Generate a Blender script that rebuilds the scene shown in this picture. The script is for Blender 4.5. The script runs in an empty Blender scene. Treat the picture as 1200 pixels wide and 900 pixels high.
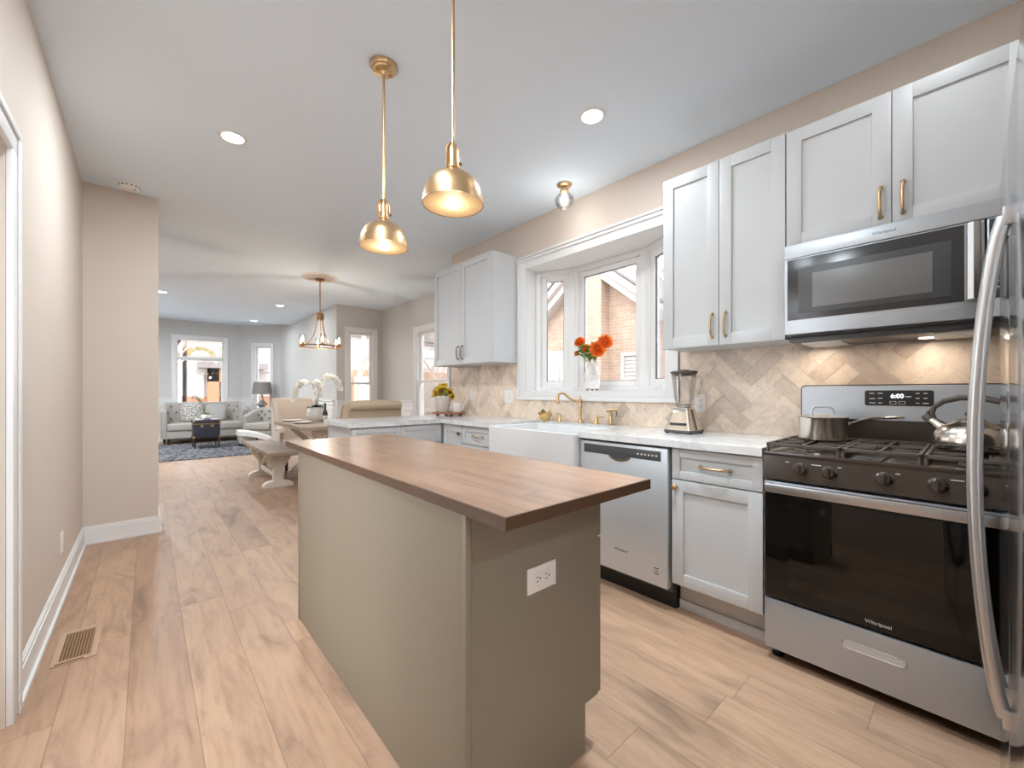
import bpy, bmesh, math, random
from mathutils import Vector, Matrix

random.seed(11)
S = bpy.context.scene
COL = S.collection
PI = math.pi

# ------------------------------------------------------------------ camera
YAW = math.atan(428.0 / 481.0)
cam_d = bpy.data.cameras.new('camera')
cam_d.sensor_fit = 'HORIZONTAL'
cam_d.sensor_width = 36.0
cam_d.lens = 36.0 * 481.0 / 1200.0
cam_d.shift_y = 9.7 / 1200.0
cam_d.clip_start = 0.02
cam_d.clip_end = 300
cam = bpy.data.objects.new('camera', cam_d)
COL.objects.link(cam)
cam.location = (0, 0, 1.16)
cam.rotation_euler = (PI / 2, 0, -YAW)
S.camera = cam

# ------------------------------------------------------------------ exposure and sky
S.view_settings.view_transform = 'Standard'
S.view_settings.look = 'None'
S.view_settings.exposure = 1.36
S.view_settings.gamma = 1.0
S.view_settings.use_curve_mapping = False
S.cycles.use_denoising = True
S.cycles.max_bounces = 12
S.cycles.diffuse_bounces = 6
S.cycles.glossy_bounces = 5
S.cycles.transparent_max_bounces = 12
S.cycles.sample_clamp_indirect = 6.0
S.cycles.caustics_reflective = False
S.cycles.caustics_refractive = False

SKY = 2.8            # overcast sky
CAN_W = 10.0          # each recessed lamp
CEIL = 2.765
BAYCEIL = 2.90

w = bpy.data.worlds.new('overcast_sky')
S.world = w
w.use_nodes = True
nt = w.node_tree
nt.nodes.clear()
wo = nt.nodes.new('ShaderNodeOutputWorld')
bg = nt.nodes.new('ShaderNodeBackground')
tc = nt.nodes.new('ShaderNodeTexCoord')
sep = nt.nodes.new('ShaderNodeSeparateXYZ')
rmp = nt.nodes.new('ShaderNodeValToRGB')
rmp.color_ramp.elements[0].position = 0.0
rmp.color_ramp.elements[0].color = (0.93, 0.965, 1.0, 1)
rmp.color_ramp.elements[1].position = 0.9
rmp.color_ramp.elements[1].color = (0.84, 0.92, 1.0, 1)
nt.links.new(tc.outputs['Generated'], sep.inputs[0])
nt.links.new(sep.outputs[2], rmp.inputs[0])
nt.links.new(rmp.outputs[0], bg.inputs[0])
bg.inputs[1].default_value = SKY
nt.links.new(bg.outputs[0], wo.inputs[0])


# ------------------------------------------------------------------ materials
def lin(c):
    return tuple(((v / 255.0) / 12.92 if v / 255.0 <= 0.04045 else ((v / 255.0 + 0.055) / 1.055) ** 2.4) for v in c)


class NT:
    def __init__(s, name):
        s.m = bpy.data.materials.new(name)
        s.m.use_nodes = True
        s.t = s.m.node_tree
        s.t.nodes.clear()
        s.out = s.n('OutputMaterial')

    def n(s, t, **k):
        x = s.t.nodes.new('ShaderNode' + t)
        for a, b in k.items():
            setattr(x, a, b)
        return x

    def l(s, a, b):
        s.t.links.new(a, b)

    def put(s, sock, v):
        if hasattr(v, 'links'):
            s.l(v, sock)
        else:
            sock.default_value = v

    def math(s, op, a, b=0.0, c=None):
        x = s.n('Math', operation=op)
        s.put(x.inputs[0], a)
        s.put(x.inputs[1], b)
        if c is not None:
            s.put(x.inputs[2], c)
        return x.outputs[0]

    def vec(s, x, y, z=0.0):
        v = s.n('CombineXYZ')
        s.put(v.inputs[0], x)
        s.put(v.inputs[1], y)
        s.put(v.inputs[2], z)
        return v.outputs[0]

    def noise(s, v, scale, detail=3, rough=0.55, dist=0.0):
        x = s.n('TexNoise')
        if v is not None:
            s.l(v, x.inputs['Vector'])
        x.inputs['Scale'].default_value = scale
        x.inputs['Detail'].default_value = detail
        x.inputs['Roughness'].default_value = rough
        x.inputs['Distortion'].default_value = dist
        return x.outputs['Fac']

    def ramp(s, f, stops):
        r = s.n('ValToRGB')
        e = r.color_ramp.elements
        while len(e) < len(stops):
            e.new(0.5)
        for i, (p, c) in enumerate(stops):
            e[i].position = p
            e[i].color = (*lin(c), 1)
        s.l(f, r.inputs[0])
        return r.outputs[0]

    def mix(s, f, a, b, mode='MIX'):
        x = s.n('Mix', data_type='RGBA', blend_type=mode)
        s.put(x.inputs[0], f)
        for i, v in ((6, a), (7, b)):
            if hasattr(v, 'links'):
                s.l(v, x.inputs[i])
            else:
                x.inputs[i].default_value = (*v, 1)
        return x.outputs[2]

    def bsdf(s, col, rough=0.5, metal=0.0, coat=0.0, spec=0.5, bump=None, bstr=0.1, bdist=0.01, emit=None, estr=0.0, sheen=0.0):
        b = s.n('BsdfPrincipled')
        if hasattr(col, 'links'):
            s.l(col, b.inputs['Base Color'])
        else:
            b.inputs['Base Color'].default_value = (*col, 1)
        s.put(b.inputs['Roughness'], rough)
        b.inputs['Metallic'].default_value = metal
        b.inputs['Coat Weight'].default_value = coat
        b.inputs['Coat Roughness'].default_value = 0.15
        b.inputs['Specular IOR Level'].default_value = spec
        b.inputs['Sheen Weight'].default_value = sheen
        if emit is not None:
            b.inputs['Emission Color'].default_value = (*emit, 1)
            b.inputs['Emission Strength'].default_value = estr
        if bump is not None:
            bp = s.n('Bump')
            bp.inputs['Strength'].default_value = bstr
            bp.inputs['Distance'].default_value = bdist
            s.l(bump, bp.inputs['Height'])
            s.l(bp.outputs[0], b.inputs['Normal'])
        s.l(b.outputs[0], s.out.inputs[0])
        return s.m


def plain(name, c, rough=0.5, metal=0.0, coat=0.0, var=0.03, scale=6.0, bump=0.0, bscale=150.0, stretch=(1, 1, 1), spec=0.5, sheen=0.0):
    k = NT(name)
    tcn = k.n('TexCoord')
    mp = k.n('Mapping')
    mp.inputs['Scale'].default_value = stretch
    k.l(tcn.outputs['Object'], mp.inputs[0])
    f = k.noise(mp.outputs[0], scale, 4)
    a = tuple(max(0, v * (1 - var)) for v in lin(c))
    b = tuple(min(1, v * (1 + var)) for v in lin(c))
    col = k.mix(f, a, b)
    bn = k.noise(mp.outputs[0], bscale, 2) if bump else None
    return k.bsdf(col, rough, metal, coat, spec, bn, bump, 0.004, sheen=sheen)


def lamp_mat(name, c, strength):
    k = NT(name)
    return k.bsdf(lin(c), 0.4, emit=lin(c), estr=strength)


def glass_mat(name, tint=(1, 1, 1), refl=0.09, rough=0.02):
    k = NT(name)
    tr = k.n('BsdfTransparent')
    tr.inputs[0].default_value = (*tint, 1)
    gl = k.n('BsdfGlossy')
    gl.inputs['Roughness'].default_value = rough
    fr = k.n('LayerWeight')
    fr.inputs[0].default_value = 0.35
    f = k.math('MULTIPLY_ADD', fr.outputs['Fresnel'], 0.55, refl * 0.3)
    mx = k.n('MixShader')
    k.l(f, mx.inputs[0])
    k.l(tr.outputs[0], mx.inputs[1])
    k.l(gl.outputs[0], mx.inputs[2])
    k.l(mx.outputs[0], k.out.inputs[0])
    return k.m


def wood_floor():
    k = NT('oak_plank_floor')
    g = k.n('NewGeometry')
    sp = k.n('SeparateXYZ')
    k.l(g.outputs['Position'], sp.inputs[0])
    X, Y = sp.outputs[0], sp.outputs[1]
    W, L = 0.19, 1.45
    xs = k.math('DIVIDE', k.math('ADD', X, 0.055), W)
    row = k.math('FLOOR', xs)
    fx = k.math('FRACT', xs)
    wn = k.n('TexWhiteNoise', noise_dimensions='1D')
    k.l(row, wn.inputs['W'])
    ys = k.math('ADD', k.math('DIVIDE', Y, L), k.math('MULTIPLY', wn.outputs['Value'], 7.0))
    colm = k.math('FLOOR', ys)
    fy = k.math('FRACT', ys)
    wn2 = k.n('TexWhiteNoise', noise_dimensions='2D')
    k.l(k.vec(row, colm), wn2.inputs['Vector'])
    rnd = wn2.outputs['Value']
    base = k.ramp(rnd, [(0.0, (186, 152, 127)), (0.35, (196, 162, 135)), (0.7, (202, 168, 140)), (1.0, (190, 157, 133))])
    v = k.vec(k.math('MULTIPLY_ADD', X, 11.0, k.math('MULTIPLY', rnd, 60.0)), k.math('MULTIPLY_ADD', Y, 0.9, k.math('MULTIPLY', rnd, 31.0)), rnd)
    gr = k.noise(v, 3.0, 6, 0.62, 0.8)
    v2 = k.vec(k.math('MULTIPLY_ADD', X, 4.0, k.math('MULTIPLY', rnd, 17.0)), k.math('MULTIPLY_ADD', Y, 1.1, k.math('MULTIPLY', rnd, 23.0)), rnd)
    cloud = k.noise(v2, 1.6, 4, 0.6, 1.2)
    dark = k.ramp(gr, [(0.3, (205, 198, 192)), (0.5, (242, 239, 236)), (0.72, (255, 255, 255))])
    knot = k.ramp(cloud, [(0.27, (146, 140, 140)), (0.40, (214, 210, 210)), (0.52, (244, 242, 241)), (0.75, (255, 254, 252))])
    c = k.mix(0.6, base, dark, 'MULTIPLY')
    c = k.mix(0.62, c, knot, 'MULTIPLY')
    dx = k.math('MULTIPLY', k.math('MINIMUM', fx, k.math('SUBTRACT', 1.0, fx)), W)
    dy = k.math('MULTIPLY', k.math('MINIMUM', fy, k.math('SUBTRACT', 1.0, fy)), L)
    gap = k.math('LESS_THAN', k.math('MINIMUM', dx, dy), 0.0013)
    c = k.mix(k.math('MULTIPLY', gap, 0.55), c, lin((92, 74, 62)))
    rg = k.math('MULTIPLY_ADD', gr, 0.18, 0.30)
    return k.bsdf(c, rg, bump=k.math('SUBTRACT', gr, gap), bstr=0.12, bdist=0.003, spec=0.45)


def butcher():
    k = NT('walnut_butcher_block')
    g = k.n('NewGeometry')
    sp = k.n('SeparateXYZ')
    k.l(g.outputs['Position'], sp.inputs[0])
    X, Y, Z = sp.outputs
    xs = k.math('DIVIDE', X, 0.041)
    row = k.math('FLOOR', xs)
    wn = k.n('TexWhiteNoise', noise_dimensions='1D')
    k.l(row, wn.inputs['W'])
    ys = k.math('ADD', k.math('DIVIDE', Y, 0.42), k.math('MULTIPLY', wn.outputs['Value'], 5.0))
    wn2 = k.n('TexWhiteNoise', noise_dimensions='2D')
    k.l(k.vec(row, k.math('FLOOR', ys)), wn2.inputs['Vector'])
    rnd = wn2.outputs['Value']
    base = k.ramp(rnd, [(0.0, (136, 103, 80)), (0.4, (148, 114, 90)), (0.75, (157, 122, 98)), (1.0, (142, 110, 87))])
    v = k.vec(k.math('MULTIPLY_ADD', X, 40.0, k.math('MULTIPLY', rnd, 40.0)), k.math('MULTIPLY_ADD', Y, 3.0, k.math('MULTIPLY', rnd, 9.0)), k.math('MULTIPLY', Z, 30.0))
    gr = k.noise(v, 1.6, 5, 0.6, 0.6)
    c = k.mix(0.55, base, k.ramp(gr, [(0.3, (186, 176, 168)), (0.6, (255, 255, 255))]), 'MULTIPLY')
    return k.bsdf(c, 0.33, bump=gr, bstr=0.05, bdist=0.002, spec=0.5, coat=0.45)


def tile_mat():
    k = NT('herringbone_stone_tile')
    at = k.n('Attribute', attribute_name='tint')
    g = k.n('NewGeometry')
    f = at.outputs['Fac']
    base = k.ramp(f, [(0.0, (210, 192, 175)), (0.2, (238, 220, 202)), (0.6, (244, 227, 208)), (0.88, (232, 214, 197)), (1.0, (203, 186, 171))])
    off = k.n('VectorMath', operation='ADD')
    k.l(g.outputs['Position'], off.inputs[0])
    sc = k.vec(k.math('MULTIPLY', f, 30.0), k.math('MULTIPLY', f, 50.0), k.math('MULTIPLY', f, 70.0))
    k.l(sc, off.inputs[1])
    n1 = k.noise(off.outputs[0], 9.0, 6, 0.65, 1.5)
    n2 = k.noise(off.outputs[0], 3.5, 4, 0.6, 2.5)
    vein = k.ramp(k.math('ABSOLUTE', k.math('SUBTRACT', n2, 0.5)), [(0.0, (165, 150, 140)), (0.03, (240, 236, 232)), (0.1, (255, 255, 255))])
    c = k.mix(0.5, base, k.ramp(n1, [(0.3, (224, 215, 207)), (0.6, (255, 255, 255))]), 'MULTIPLY')
    c = k.mix(0.25, c, vein, 'MULTIPLY')
    return k.bsdf(c, 0.32, spec=0.5)


def brick_mat(name, c1, c2, mortar, axis='Y'):
    k = NT(name)
    g = k.n('NewGeometry')
    sp = k.n('SeparateXYZ')
    k.l(g.outputs['Position'], sp.inputs[0])
    b = k.n('TexBrick')
    k.l(k.vec(sp.outputs[1] if axis == 'Y' else sp.outputs[0], sp.outputs[2]), b.inputs['Vector'])
    b.inputs['Color1'].default_value = (*lin(c1), 1)
    b.inputs['Color2'].default_value = (*lin(c2), 1)
    b.inputs['Mortar'].default_value = (*lin(mortar), 1)
    b.inputs['Scale'].default_value = 1.0
    b.inputs['Brick Width'].default_value = 0.2
    b.inputs['Row Height'].default_value = 0.058
    b.inputs['Mortar Size'].default_value = 0.006
    n = k.noise(g.outputs['Position'], 5.0, 4)
    c = k.mix(0.4, b.outputs['Color'], k.ramp(n, [(0.3, (205, 195, 188)), (0.7, (255, 255, 255))]), 'MULTIPLY')
    return k.bsdf(c, 0.85, bump=b.outputs['Fac'], bstr=0.3, bdist=-0.006)


def quartz():
    k = NT('white_quartz')
    g = k.n('NewGeometry')
    n = k.noise(g.outputs['Position'], 2.2, 6, 0.6, 2.0)
    c = k.ramp(k.math('ABSOLUTE', k.math('SUBTRACT', n, 0.5)), [(0.0, (206, 207, 208)), (0.05, (219, 220, 220)), (0.2, (225, 225, 225))])
    return k.bsdf(c, 0.16, spec=0.5)


def steel(name, c=(196, 198, 200), rough=0.28, stretch=(60, 60, 2), amt=0.05, metal=1.0):
    k = NT(name)
    tcn = k.n('TexCoord')
    mp = k.n('Mapping')
    mp.inputs['Scale'].default_value = stretch
    k.l(tcn.outputs['Object'], mp.inputs[0])
    f = k.noise(mp.outputs[0], 8.0, 3)
    a = tuple(v * (1 - amt) for v in lin(c))
    b = tuple(min(1, v * (1 + amt)) for v in lin(c))
    r = k.math('MULTIPLY_ADD', f, 0.06, rough - 0.03)
    return k.bsdf(k.mix(f, a, b), r, metal)


def speckle(name, c1, c2, scale, rough=0.9, lo=0.42, hi=0.58):
    k = NT(name)
    tcn = k.n('TexCoord')
    f = k.noise(tcn.outputs['Object'], scale, 4, 0.7)
    return k.bsdf(k.ramp(f, [(lo, c1), (hi, c2)]), rough, bump=f, bstr=0.3, bdist=0.004)


def petal_mat(name, c, var=0.2, trans=0.4):
    k = NT(name)
    tcn = k.n('TexCoord')
    f = k.noise(tcn.outputs['Object'], 30.0, 3)
    col = k.mix(f, tuple(v * (1 - var) for v in lin(c)), tuple(min(1, v * (1 + var)) for v in lin(c)))
    d = k.n('BsdfDiffuse')
    t = k.n('BsdfTranslucent')
    k.l(col, d.inputs[0])
    k.l(col, t.inputs[0])
    mx = k.n('MixShader')
    mx.inputs[0].default_value = trans
    k.l(d.outputs[0], mx.inputs[1])
    k.l(t.outputs[0], mx.inputs[2])
    k.l(mx.outputs[0], k.out.inputs[0])
    return k.m


M = {}
M['wall'] = plain('warm_beige_paint', (212, 199, 187), 0.75, var=0.012, scale=2, bump=0.03, bscale=300, spec=0.3)
M['wall_far'] = plain('daylight_greyed_paint', (202, 199, 196), 0.75, var=0.012, scale=2, bump=0.03, bscale=300, spec=0.3)  # wall paint with the grey of daylight put into the colour
M['ceil'] = plain('flat_white_ceiling_paint', (229, 240, 250), 0.85, var=0.01, scale=2, bump=0.03, bscale=260, spec=0.2)
M['trim'] = plain('white_trim_paint', (230, 229, 228), 0.4, var=0.01)
M['cab'] = plain('white_cabinet_paint', (199, 201, 203), 0.42, var=0.008)
M['island'] = plain('taupe_cabinet_paint', (137, 127, 110), 0.5, var=0.015)
M['floor'] = wood_floor()
M['butcher'] = butcher()
M['edgewood'] = plain('shade_darkened_edge_wood', (88, 63, 45), 0.45, var=0.28, scale=9, stretch=(3, 3, 6), coat=0.1)  # butcher block edges lie in shade, painted darker here
M['tile'] = tile_mat()
M['grout'] = plain('pale_grout', (225, 212, 198), 0.9)
M['quartz'] = quartz()
M['steel'] = steel('brushed_steel', (212, 218, 224), 0.4, (90, 90, 1.2), 0.03, 0.55)
M['steel_h'] = steel('brushed_steel_horizontal', (184, 190, 197), 0.38, (90, 1.2, 90), 0.03, 0.72)
M['fridge'] = steel('fridge_steel', (205, 206, 208), 0.14, (2, 40, 40), 0.02)
M['handle'] = steel('satin_handle_steel', (200, 201, 203), 0.3)
M['chrome'] = steel('polished_steel', (218, 210, 200), 0.2, amt=0.02)
M['brass'] = steel('champagne_brass', (212, 180, 138), 0.34, (10, 10, 10), 0.05)
M['brass_in'] = plain('brass_shade_inside', (236, 204, 156), 0.5, 0.0, var=0.02)
M['bronze'] = steel('aged_brass', (180, 138, 98), 0.3, (10, 10, 10), 0.06)
M['pewter'] = steel('dark_pewter_pull', (120, 112, 104), 0.35, (10, 10, 10), 0.06)
M['black'] = plain('black_plastic', (26, 25, 25), 0.45)
M['blackglass'] = plain('black_glass', (14, 12, 11), 0.05, var=0.0, spec=0.4)
M['ovenglass'] = plain('oven_window_glass', (10, 8, 7), 0.03, var=0.0, spec=0.55)
M['enamel'] = plain('black_enamel', (62, 51, 44), 0.2, var=0.02, spec=0.6)
M['iron'] = plain('cast_iron', (82, 73, 67), 0.55, var=0.1, scale=60, bump=0.2)
M['micro'] = plain('smoked_microwave_glass', (60, 60, 61), 0.2, var=0.0, spec=0.5)
M['micro_in'] = plain('microwave_screen', (118, 118, 119), 0.32, var=0.02)
M['dark'] = plain('dark_grey_panel', (74, 76, 78), 0.35)
M['porcelain'] = plain('white_fireclay', (224, 225, 226), 0.12, var=0.005, spec=0.6)
M['ceramic'] = plain('white_ceramic', (236, 232, 228), 0.25, var=0.02)
M['plastic'] = plain('white_plastic', (236, 231, 226), 0.35, var=0.005)
M['slot'] = plain('dark_slot', (60, 50, 44), 0.6)
M['glass'] = glass_mat('clear_window_glass')
M['jar'] = glass_mat('clear_jar_glass', (0.99, 0.99, 0.99), 0.12)
M['frost'] = lamp_mat('glowing_lamp_lens', (255, 250, 242), 9.0)
M['frost_dim'] = lamp_mat('dim_lamp_lens', (255, 236, 210), 1.0)
M['bulb'] = lamp_mat('glowing_white_bulb', (255, 246, 232), 3.2)
M['candle'] = lamp_mat('glowing_candle_bulb', (255, 222, 178), 4.0)
M['ink'] = plain('grey_lettering', (70, 70, 72), 0.5)
M['ink_light'] = plain('pale_lettering', (222, 216, 205), 0.5)
M['display'] = lamp_mat('glowing_clock_digits', (240, 250, 255), 1.6)
M['orange'] = petal_mat('orange_petals', (255, 150, 72), 0.12)
M['yellow'] = petal_mat('yellow_petals', (252, 204, 62))
M['seed'] = plain('brown_seed_head', (96, 58, 24), 0.9, var=0.3, scale=120)
M['green'] = petal_mat('green_leaves', (128, 158, 84), 0.25, 0.3)
M['dgreen'] = plain('dark_green_leaves', (52, 88, 40), 0.4, var=0.25, scale=20)
M['white_petal'] = petal_mat('white_petals', (250, 248, 243), 0.04)
M['tanpetal'] = plain('dried_petals', (176, 160, 138), 0.7, var=0.15, scale=30)
M['stem'] = plain('brown_stem', (112, 104, 66), 0.6, var=0.1)
M['pot'] = plain('weathered_clay_pot', (206, 196, 184), 0.85, var=0.14, scale=16, bump=0.3, bscale=60)
M['rustic'] = plain('rustic_red_wood', (150, 98, 74), 0.7, var=0.25, scale=6, stretch=(2, 14, 14))
M['yceramic'] = plain('ochre_ceramic', (204, 170, 104), 0.4, var=0.12, scale=14)
M['sprig'] = petal_mat('pale_green_sprig_leaves', (158, 176, 118), 0.3, 0.35)
M['succulent'] = plain('succulent_leaves', (104, 112, 72), 0.6, var=0.3, scale=40)
M['greywood'] = plain('weathered_grey_wood', (166, 150, 136), 0.7, var=0.22, scale=5, stretch=(16, 1.5, 16))
M['greywood_x'] = plain('weathered_table_wood', (172, 154, 138), 0.7, var=0.22, scale=5, stretch=(16, 1.5, 16))
M['whitewood'] = plain('distressed_white_wood', (232, 224, 214), 0.65, var=0.08, scale=12)
M['linen'] = plain('cream_linen', (212, 198, 187), 0.9, var=0.05, scale=80, bump=0.15, bscale=400, sheen=0.2)
M['relit_linen'] = plain('linen_tinted_for_light', (196, 174, 148), 0.9, var=0.05, scale=80, bump=0.15, bscale=400, sheen=0.2)  # the matching chair's linen, its different light put into the colour
M['sofa'] = plain('light_grey_tufted_linen', (172, 165, 157), 0.9, var=0.06, scale=60, bump=0.15, bscale=300, sheen=0.2)
M['cushion'] = speckle('speckled_cushion_fabric', (120, 114, 108), (228, 222, 214), 34.0)
M['pcushion'] = plain('pale_grey_cushion', (180, 175, 170), 0.9, var=0.06, scale=60, bump=0.2, bscale=250)
M['button'] = plain('brown_upholstery_button', (96, 80, 66), 0.6)
M['nail'] = steel('nailhead_pewter', (150, 140, 128), 0.35)
M['dwood'] = plain('espresso_wood', (52, 38, 30), 0.4, var=0.15, scale=10)
M['rug'] = speckle('blue_grey_shag', (40, 40, 46), (136, 134, 137), 11.0, 0.95, 0.38, 0.64)
M['trunk'] = plain('navy_trunk_leather', (46, 44, 58), 0.5, var=0.08, scale=20)
M['gold'] = steel('gold_trim', (168, 142, 102), 0.3, (10, 10, 10))
M['mercury'] = steel('mercury_glass', (206, 198, 188), 0.3, (4, 4, 4), 0.15, 0.6)
M['shade'] = plain('grey_lampshade', (132, 126, 122), 0.85, var=0.03, bump=0.1)
M['fur'] = plain('ivory_throw', (222, 218, 212), 0.95, var=0.07, scale=50, bump=0.5, bscale=120)
M['ventwood'] = plain('oak_register_frame', (190, 158, 132), 0.5, var=0.1, scale=8, stretch=(12, 2, 2))
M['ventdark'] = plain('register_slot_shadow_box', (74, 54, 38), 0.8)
M['ventmetal'] = plain('bronze_register_slats', (148, 116, 84), 0.5)
M['medal'] = speckle('cream_plaster_medallion', (214, 200, 188), (236, 228, 220), 30.0, 0.8)
M['brick'] = brick_mat('salmon_brick', (166, 140, 120), (176, 152, 134), (180, 165, 152), 'Y')
M['brick_x'] = brick_mat('tan_brick', (150, 104, 72), (156, 114, 84), (162, 148, 134), 'X')
M['siding'] = plain('pale_siding', (172, 163, 158), 0.8, var=0.04, scale=3)
M['ochre'] = plain('tan_stucco', (156, 114, 84), 0.85, var=0.05, scale=3)
M['roof'] = plain('grey_shingle_roof', (120, 113, 110), 0.9, var=0.2, scale=8)
M['snow'] = plain('pale_winter_ground', (214, 206, 200), 0.9, var=0.06, scale=1.5)
M['bark'] = plain('pale_bark', (176, 150, 132), 0.9, var=0.2, scale=12)
M['fence'] = plain('weathered_fence_board', (184, 168, 152), 0.85, var=0.15, scale=4, stretch=(10, 10, 1))
M['winglass'] = plain('dim_house_glass', (170, 174, 178), 0.1, var=0.05)
M['amber'] = glass_mat('amber_stained_glass', (0.95, 0.75, 0.35))
M['sage'] = glass_mat('green_stained_glass', (0.62, 0.72, 0.42))
M['rose'] = glass_mat('rose_stained_glass', (0.95, 0.80, 0.74))
M['lead'] = plain('lead_came', (84, 78, 74), 0.5)
M['bottle'] = glass_mat('dark_green_bottle_glass', (0.16, 0.22, 0.14), 0.3)


# ------------------------------------------------------------------ mesh helpers
ROOT = {}


class Fr:
    """frame along a wall line p0->p1: u along, w towards the room, v up"""

    def __init__(s, p0, p1, flip=False):
        s.o = Vector((p0[0], p0[1], 0))
        d = Vector((p1[0] - p0[0], p1[1] - p0[1], 0))
        s.len = d.length
        s.u = d.normalized()
        n = Vector((-s.u.y, s.u.x, 0))
        s.n = -n if flip else n

    def __call__(s, u, w_, v):
        return s.o + s.u * u + s.n * w_ + Vector((0, 0, v))


class MB:
    def __init__(s):
        s.b = bmesh.new()

    def hexa(s, c, bev=0.0, seg=2):
        v = [s.b.verts.new(p) for p in c]
        fs = [s.b.faces.new([v[i] for i in q]) for q in ((0, 3, 2, 1), (4, 5, 6, 7), (0, 1, 5, 4), (1, 2, 6, 5), (2, 3, 7, 6), (3, 0, 4, 7))]
        if bev > 0:
            es = list({e for f in fs for e in f.edges})
            bmesh.ops.bevel(s.b, geom=es, offset=bev, segments=seg, affect='EDGES', profile=0.6)
        return s

    def box(s, x0, x1, y0, y1, z0, z1, bev=0.0, seg=2):
        x0, x1 = min(x0, x1), max(x0, x1)
        y0, y1 = min(y0, y1), max(y0, y1)
        z0, z1 = min(z0, z1), max(z0, z1)
        return s.hexa([(x0, y0, z0), (x1, y0, z0), (x1, y1, z0), (x0, y1, z0), (x0, y0, z1), (x1, y0, z1), (x1, y1, z1), (x0, y1, z1)], bev, seg)

    def fbox(s, f, u0, u1, w0, w1, v0, v1, bev=0.0):
        return s.hexa([f(u0, w0, v0), f(u1, w0, v0), f(u1, w1, v0), f(u0, w1, v0), f(u0, w0, v1), f(u1, w0, v1), f(u1, w1, v1), f(u0, w1, v1)], bev)

    def bar(s, p0, p1, wx, wy, up=(0, 0, 1), bev=0.0):
        p0, p1 = Vector(p0), Vector(p1)
        d = (p1 - p0).normalized()
        up = Vector(up)
        if abs(d.dot(up)) > 0.98:
            up = Vector((0, 1, 0))
        a = d.cross(up).normalized() * (wx / 2)
        c = d.cross(a).normalized() * (wy / 2)
        return s.hexa([p0 - a - c, p0 + a - c, p0 + a + c, p0 - a + c, p1 - a - c, p1 + a - c, p1 + a + c, p1 - a + c], bev)

    def extr(s, pts, vec):
        vec = Vector(vec)
        a = [s.b.verts.new(p) for p in pts]
        b = [s.b.verts.new(Vector(p) + vec) for p in pts]
        s.b.faces.new(list(reversed(a)))
        s.b.faces.new(b)
        n = len(pts)
        for i in range(n):
            s.b.faces.new((a[i], a[(i + 1) % n], b[(i + 1) % n], b[i]))
        return s

    def loft(s, rings, cap=True, closed=True):
        R = [[s.b.verts.new(p) for p in r] for r in rings]
        n = len(R[0])
        for i in range(len(R) - 1):
            for j in range(n if closed else n - 1):
                k = (j + 1) % n
                s.b.faces.new((R[i][j], R[i][k], R[i + 1][k], R[i + 1][j]))
        if cap and closed:
            s.b.faces.new(list(reversed(R[0])))
            s.b.faces.new(R[-1])
        return s

    def tube(s, pts, r, seg=10, cap=True, flat=1.0):
        P = [Vector(p) for p in pts]
        n = len(P)
        rs = r if isinstance(r, (list, tuple)) else [r] * n
        T = []
        for i in range(n):
            t = (P[min(i + 1, n - 1)] - P[max(i - 1, 0)])
            T.append(t.normalized() if t.length > 1e-9 else Vector((0, 0, 1)))
        ref = Vector((0, 0, 1)) if abs(T[0].z) < 0.9 else Vector((1, 0, 0))
        a = T[0].cross(ref).normalized()
        rings = []
        for i in range(n):
            a = (a - T[i] * a.dot(T[i]))
            a = a.normalized() if a.length > 1e-6 else T[i].orthogonal().normalized()
            b = T[i].cross(a)
            rings.append([P[i] + (a * math.cos(2 * PI * j / seg) + b * math.sin(2 * PI * j / seg) * flat) * rs[i] for j in range(seg)])
        return s.loft(rings, cap)

    def lathe(s, prof, c=(0, 0, 0), seg=28, axis=None, sx=1.0, sy=1.0):
        c = Vector(c)
        q = Matrix.Identity(3)
        if axis is not None:
            q = Vector((0, 0, 1)).rotation_difference(Vector(axis)).to_matrix()
        rings = []
        for r, z in prof:
            r = max(r, 0.0002)
            rings.append([c + q @ Vector((r * sx * math.cos(2 * PI * j / seg), r * sy * math.sin(2 * PI * j / seg), z)) for j in range(seg)])
        return s.loft(rings, True)

    def ball(s, c, r, seg=12, sx=1, sy=1, sz=1):
        pr = [(math.sin(PI * i / 8) * r, -math.cos(PI * i / 8) * r * sz) for i in range(9)]
        return s.lathe(pr, c, seg, None, sx, sy)

    def quad(s, a, b, c, d):
        s.b.faces.new([s.b.verts.new(p) for p in (a, b, c, d)])
        return s

    def petal(s, c, d, up, ln, wd, curl=0.2, th=0.0):
        """a cupped petal from c along d"""
        c, d, up = Vector(c), Vector(d).normalized(), Vector(up).normalized()
        sd = d.cross(up).normalized()
        rows = []
        for t, ww, h in ((0, 0.25, 0), (0.35, 0.9, 0.05), (0.7, 1.0, 0.3), (1.0, 0.35, 1.0)):
            m = c + d * ln * t + up * (ln * curl * h)
            rows.append([m - sd * wd * ww / 2 + up * wd * 0.12, m, m + sd * wd * ww / 2 + up * wd * 0.12])
        V = [[s.b.verts.new(p) for p in r] for r in rows]
        for i in range(3):
            for j in range(2):
                s.b.faces.new((V[i][j], V[i][j + 1], V[i + 1][j + 1], V[i + 1][j]))
        return s

    def build(s, name, mat, parent=None, loc=None, local=False, label=None, cat=None, group=None, kind=None, sharp=38, keep=False):
        bm = s.b
        if not keep:
            bmesh.ops.recalc_face_normals(bm, faces=bm.faces)
        o0 = Vector((0, 0, 0))
        if not local:
            if parent is not None:
                o0 = ROOT.get(parent.name, Vector((0, 0, 0)))
            elif loc is not None:
                o0 = Vector(loc)
        for v in bm.verts:
            v.co -= o0
        lim = math.radians(sharp)
        for e in bm.edges:
            if len(e.link_faces) == 2 and e.calc_face_angle(0) > lim:
                e.smooth = False
        for f in bm.faces:
            f.smooth = True
        me = bpy.data.meshes.new(name)
        bm.to_mesh(me)
        bm.free()
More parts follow.
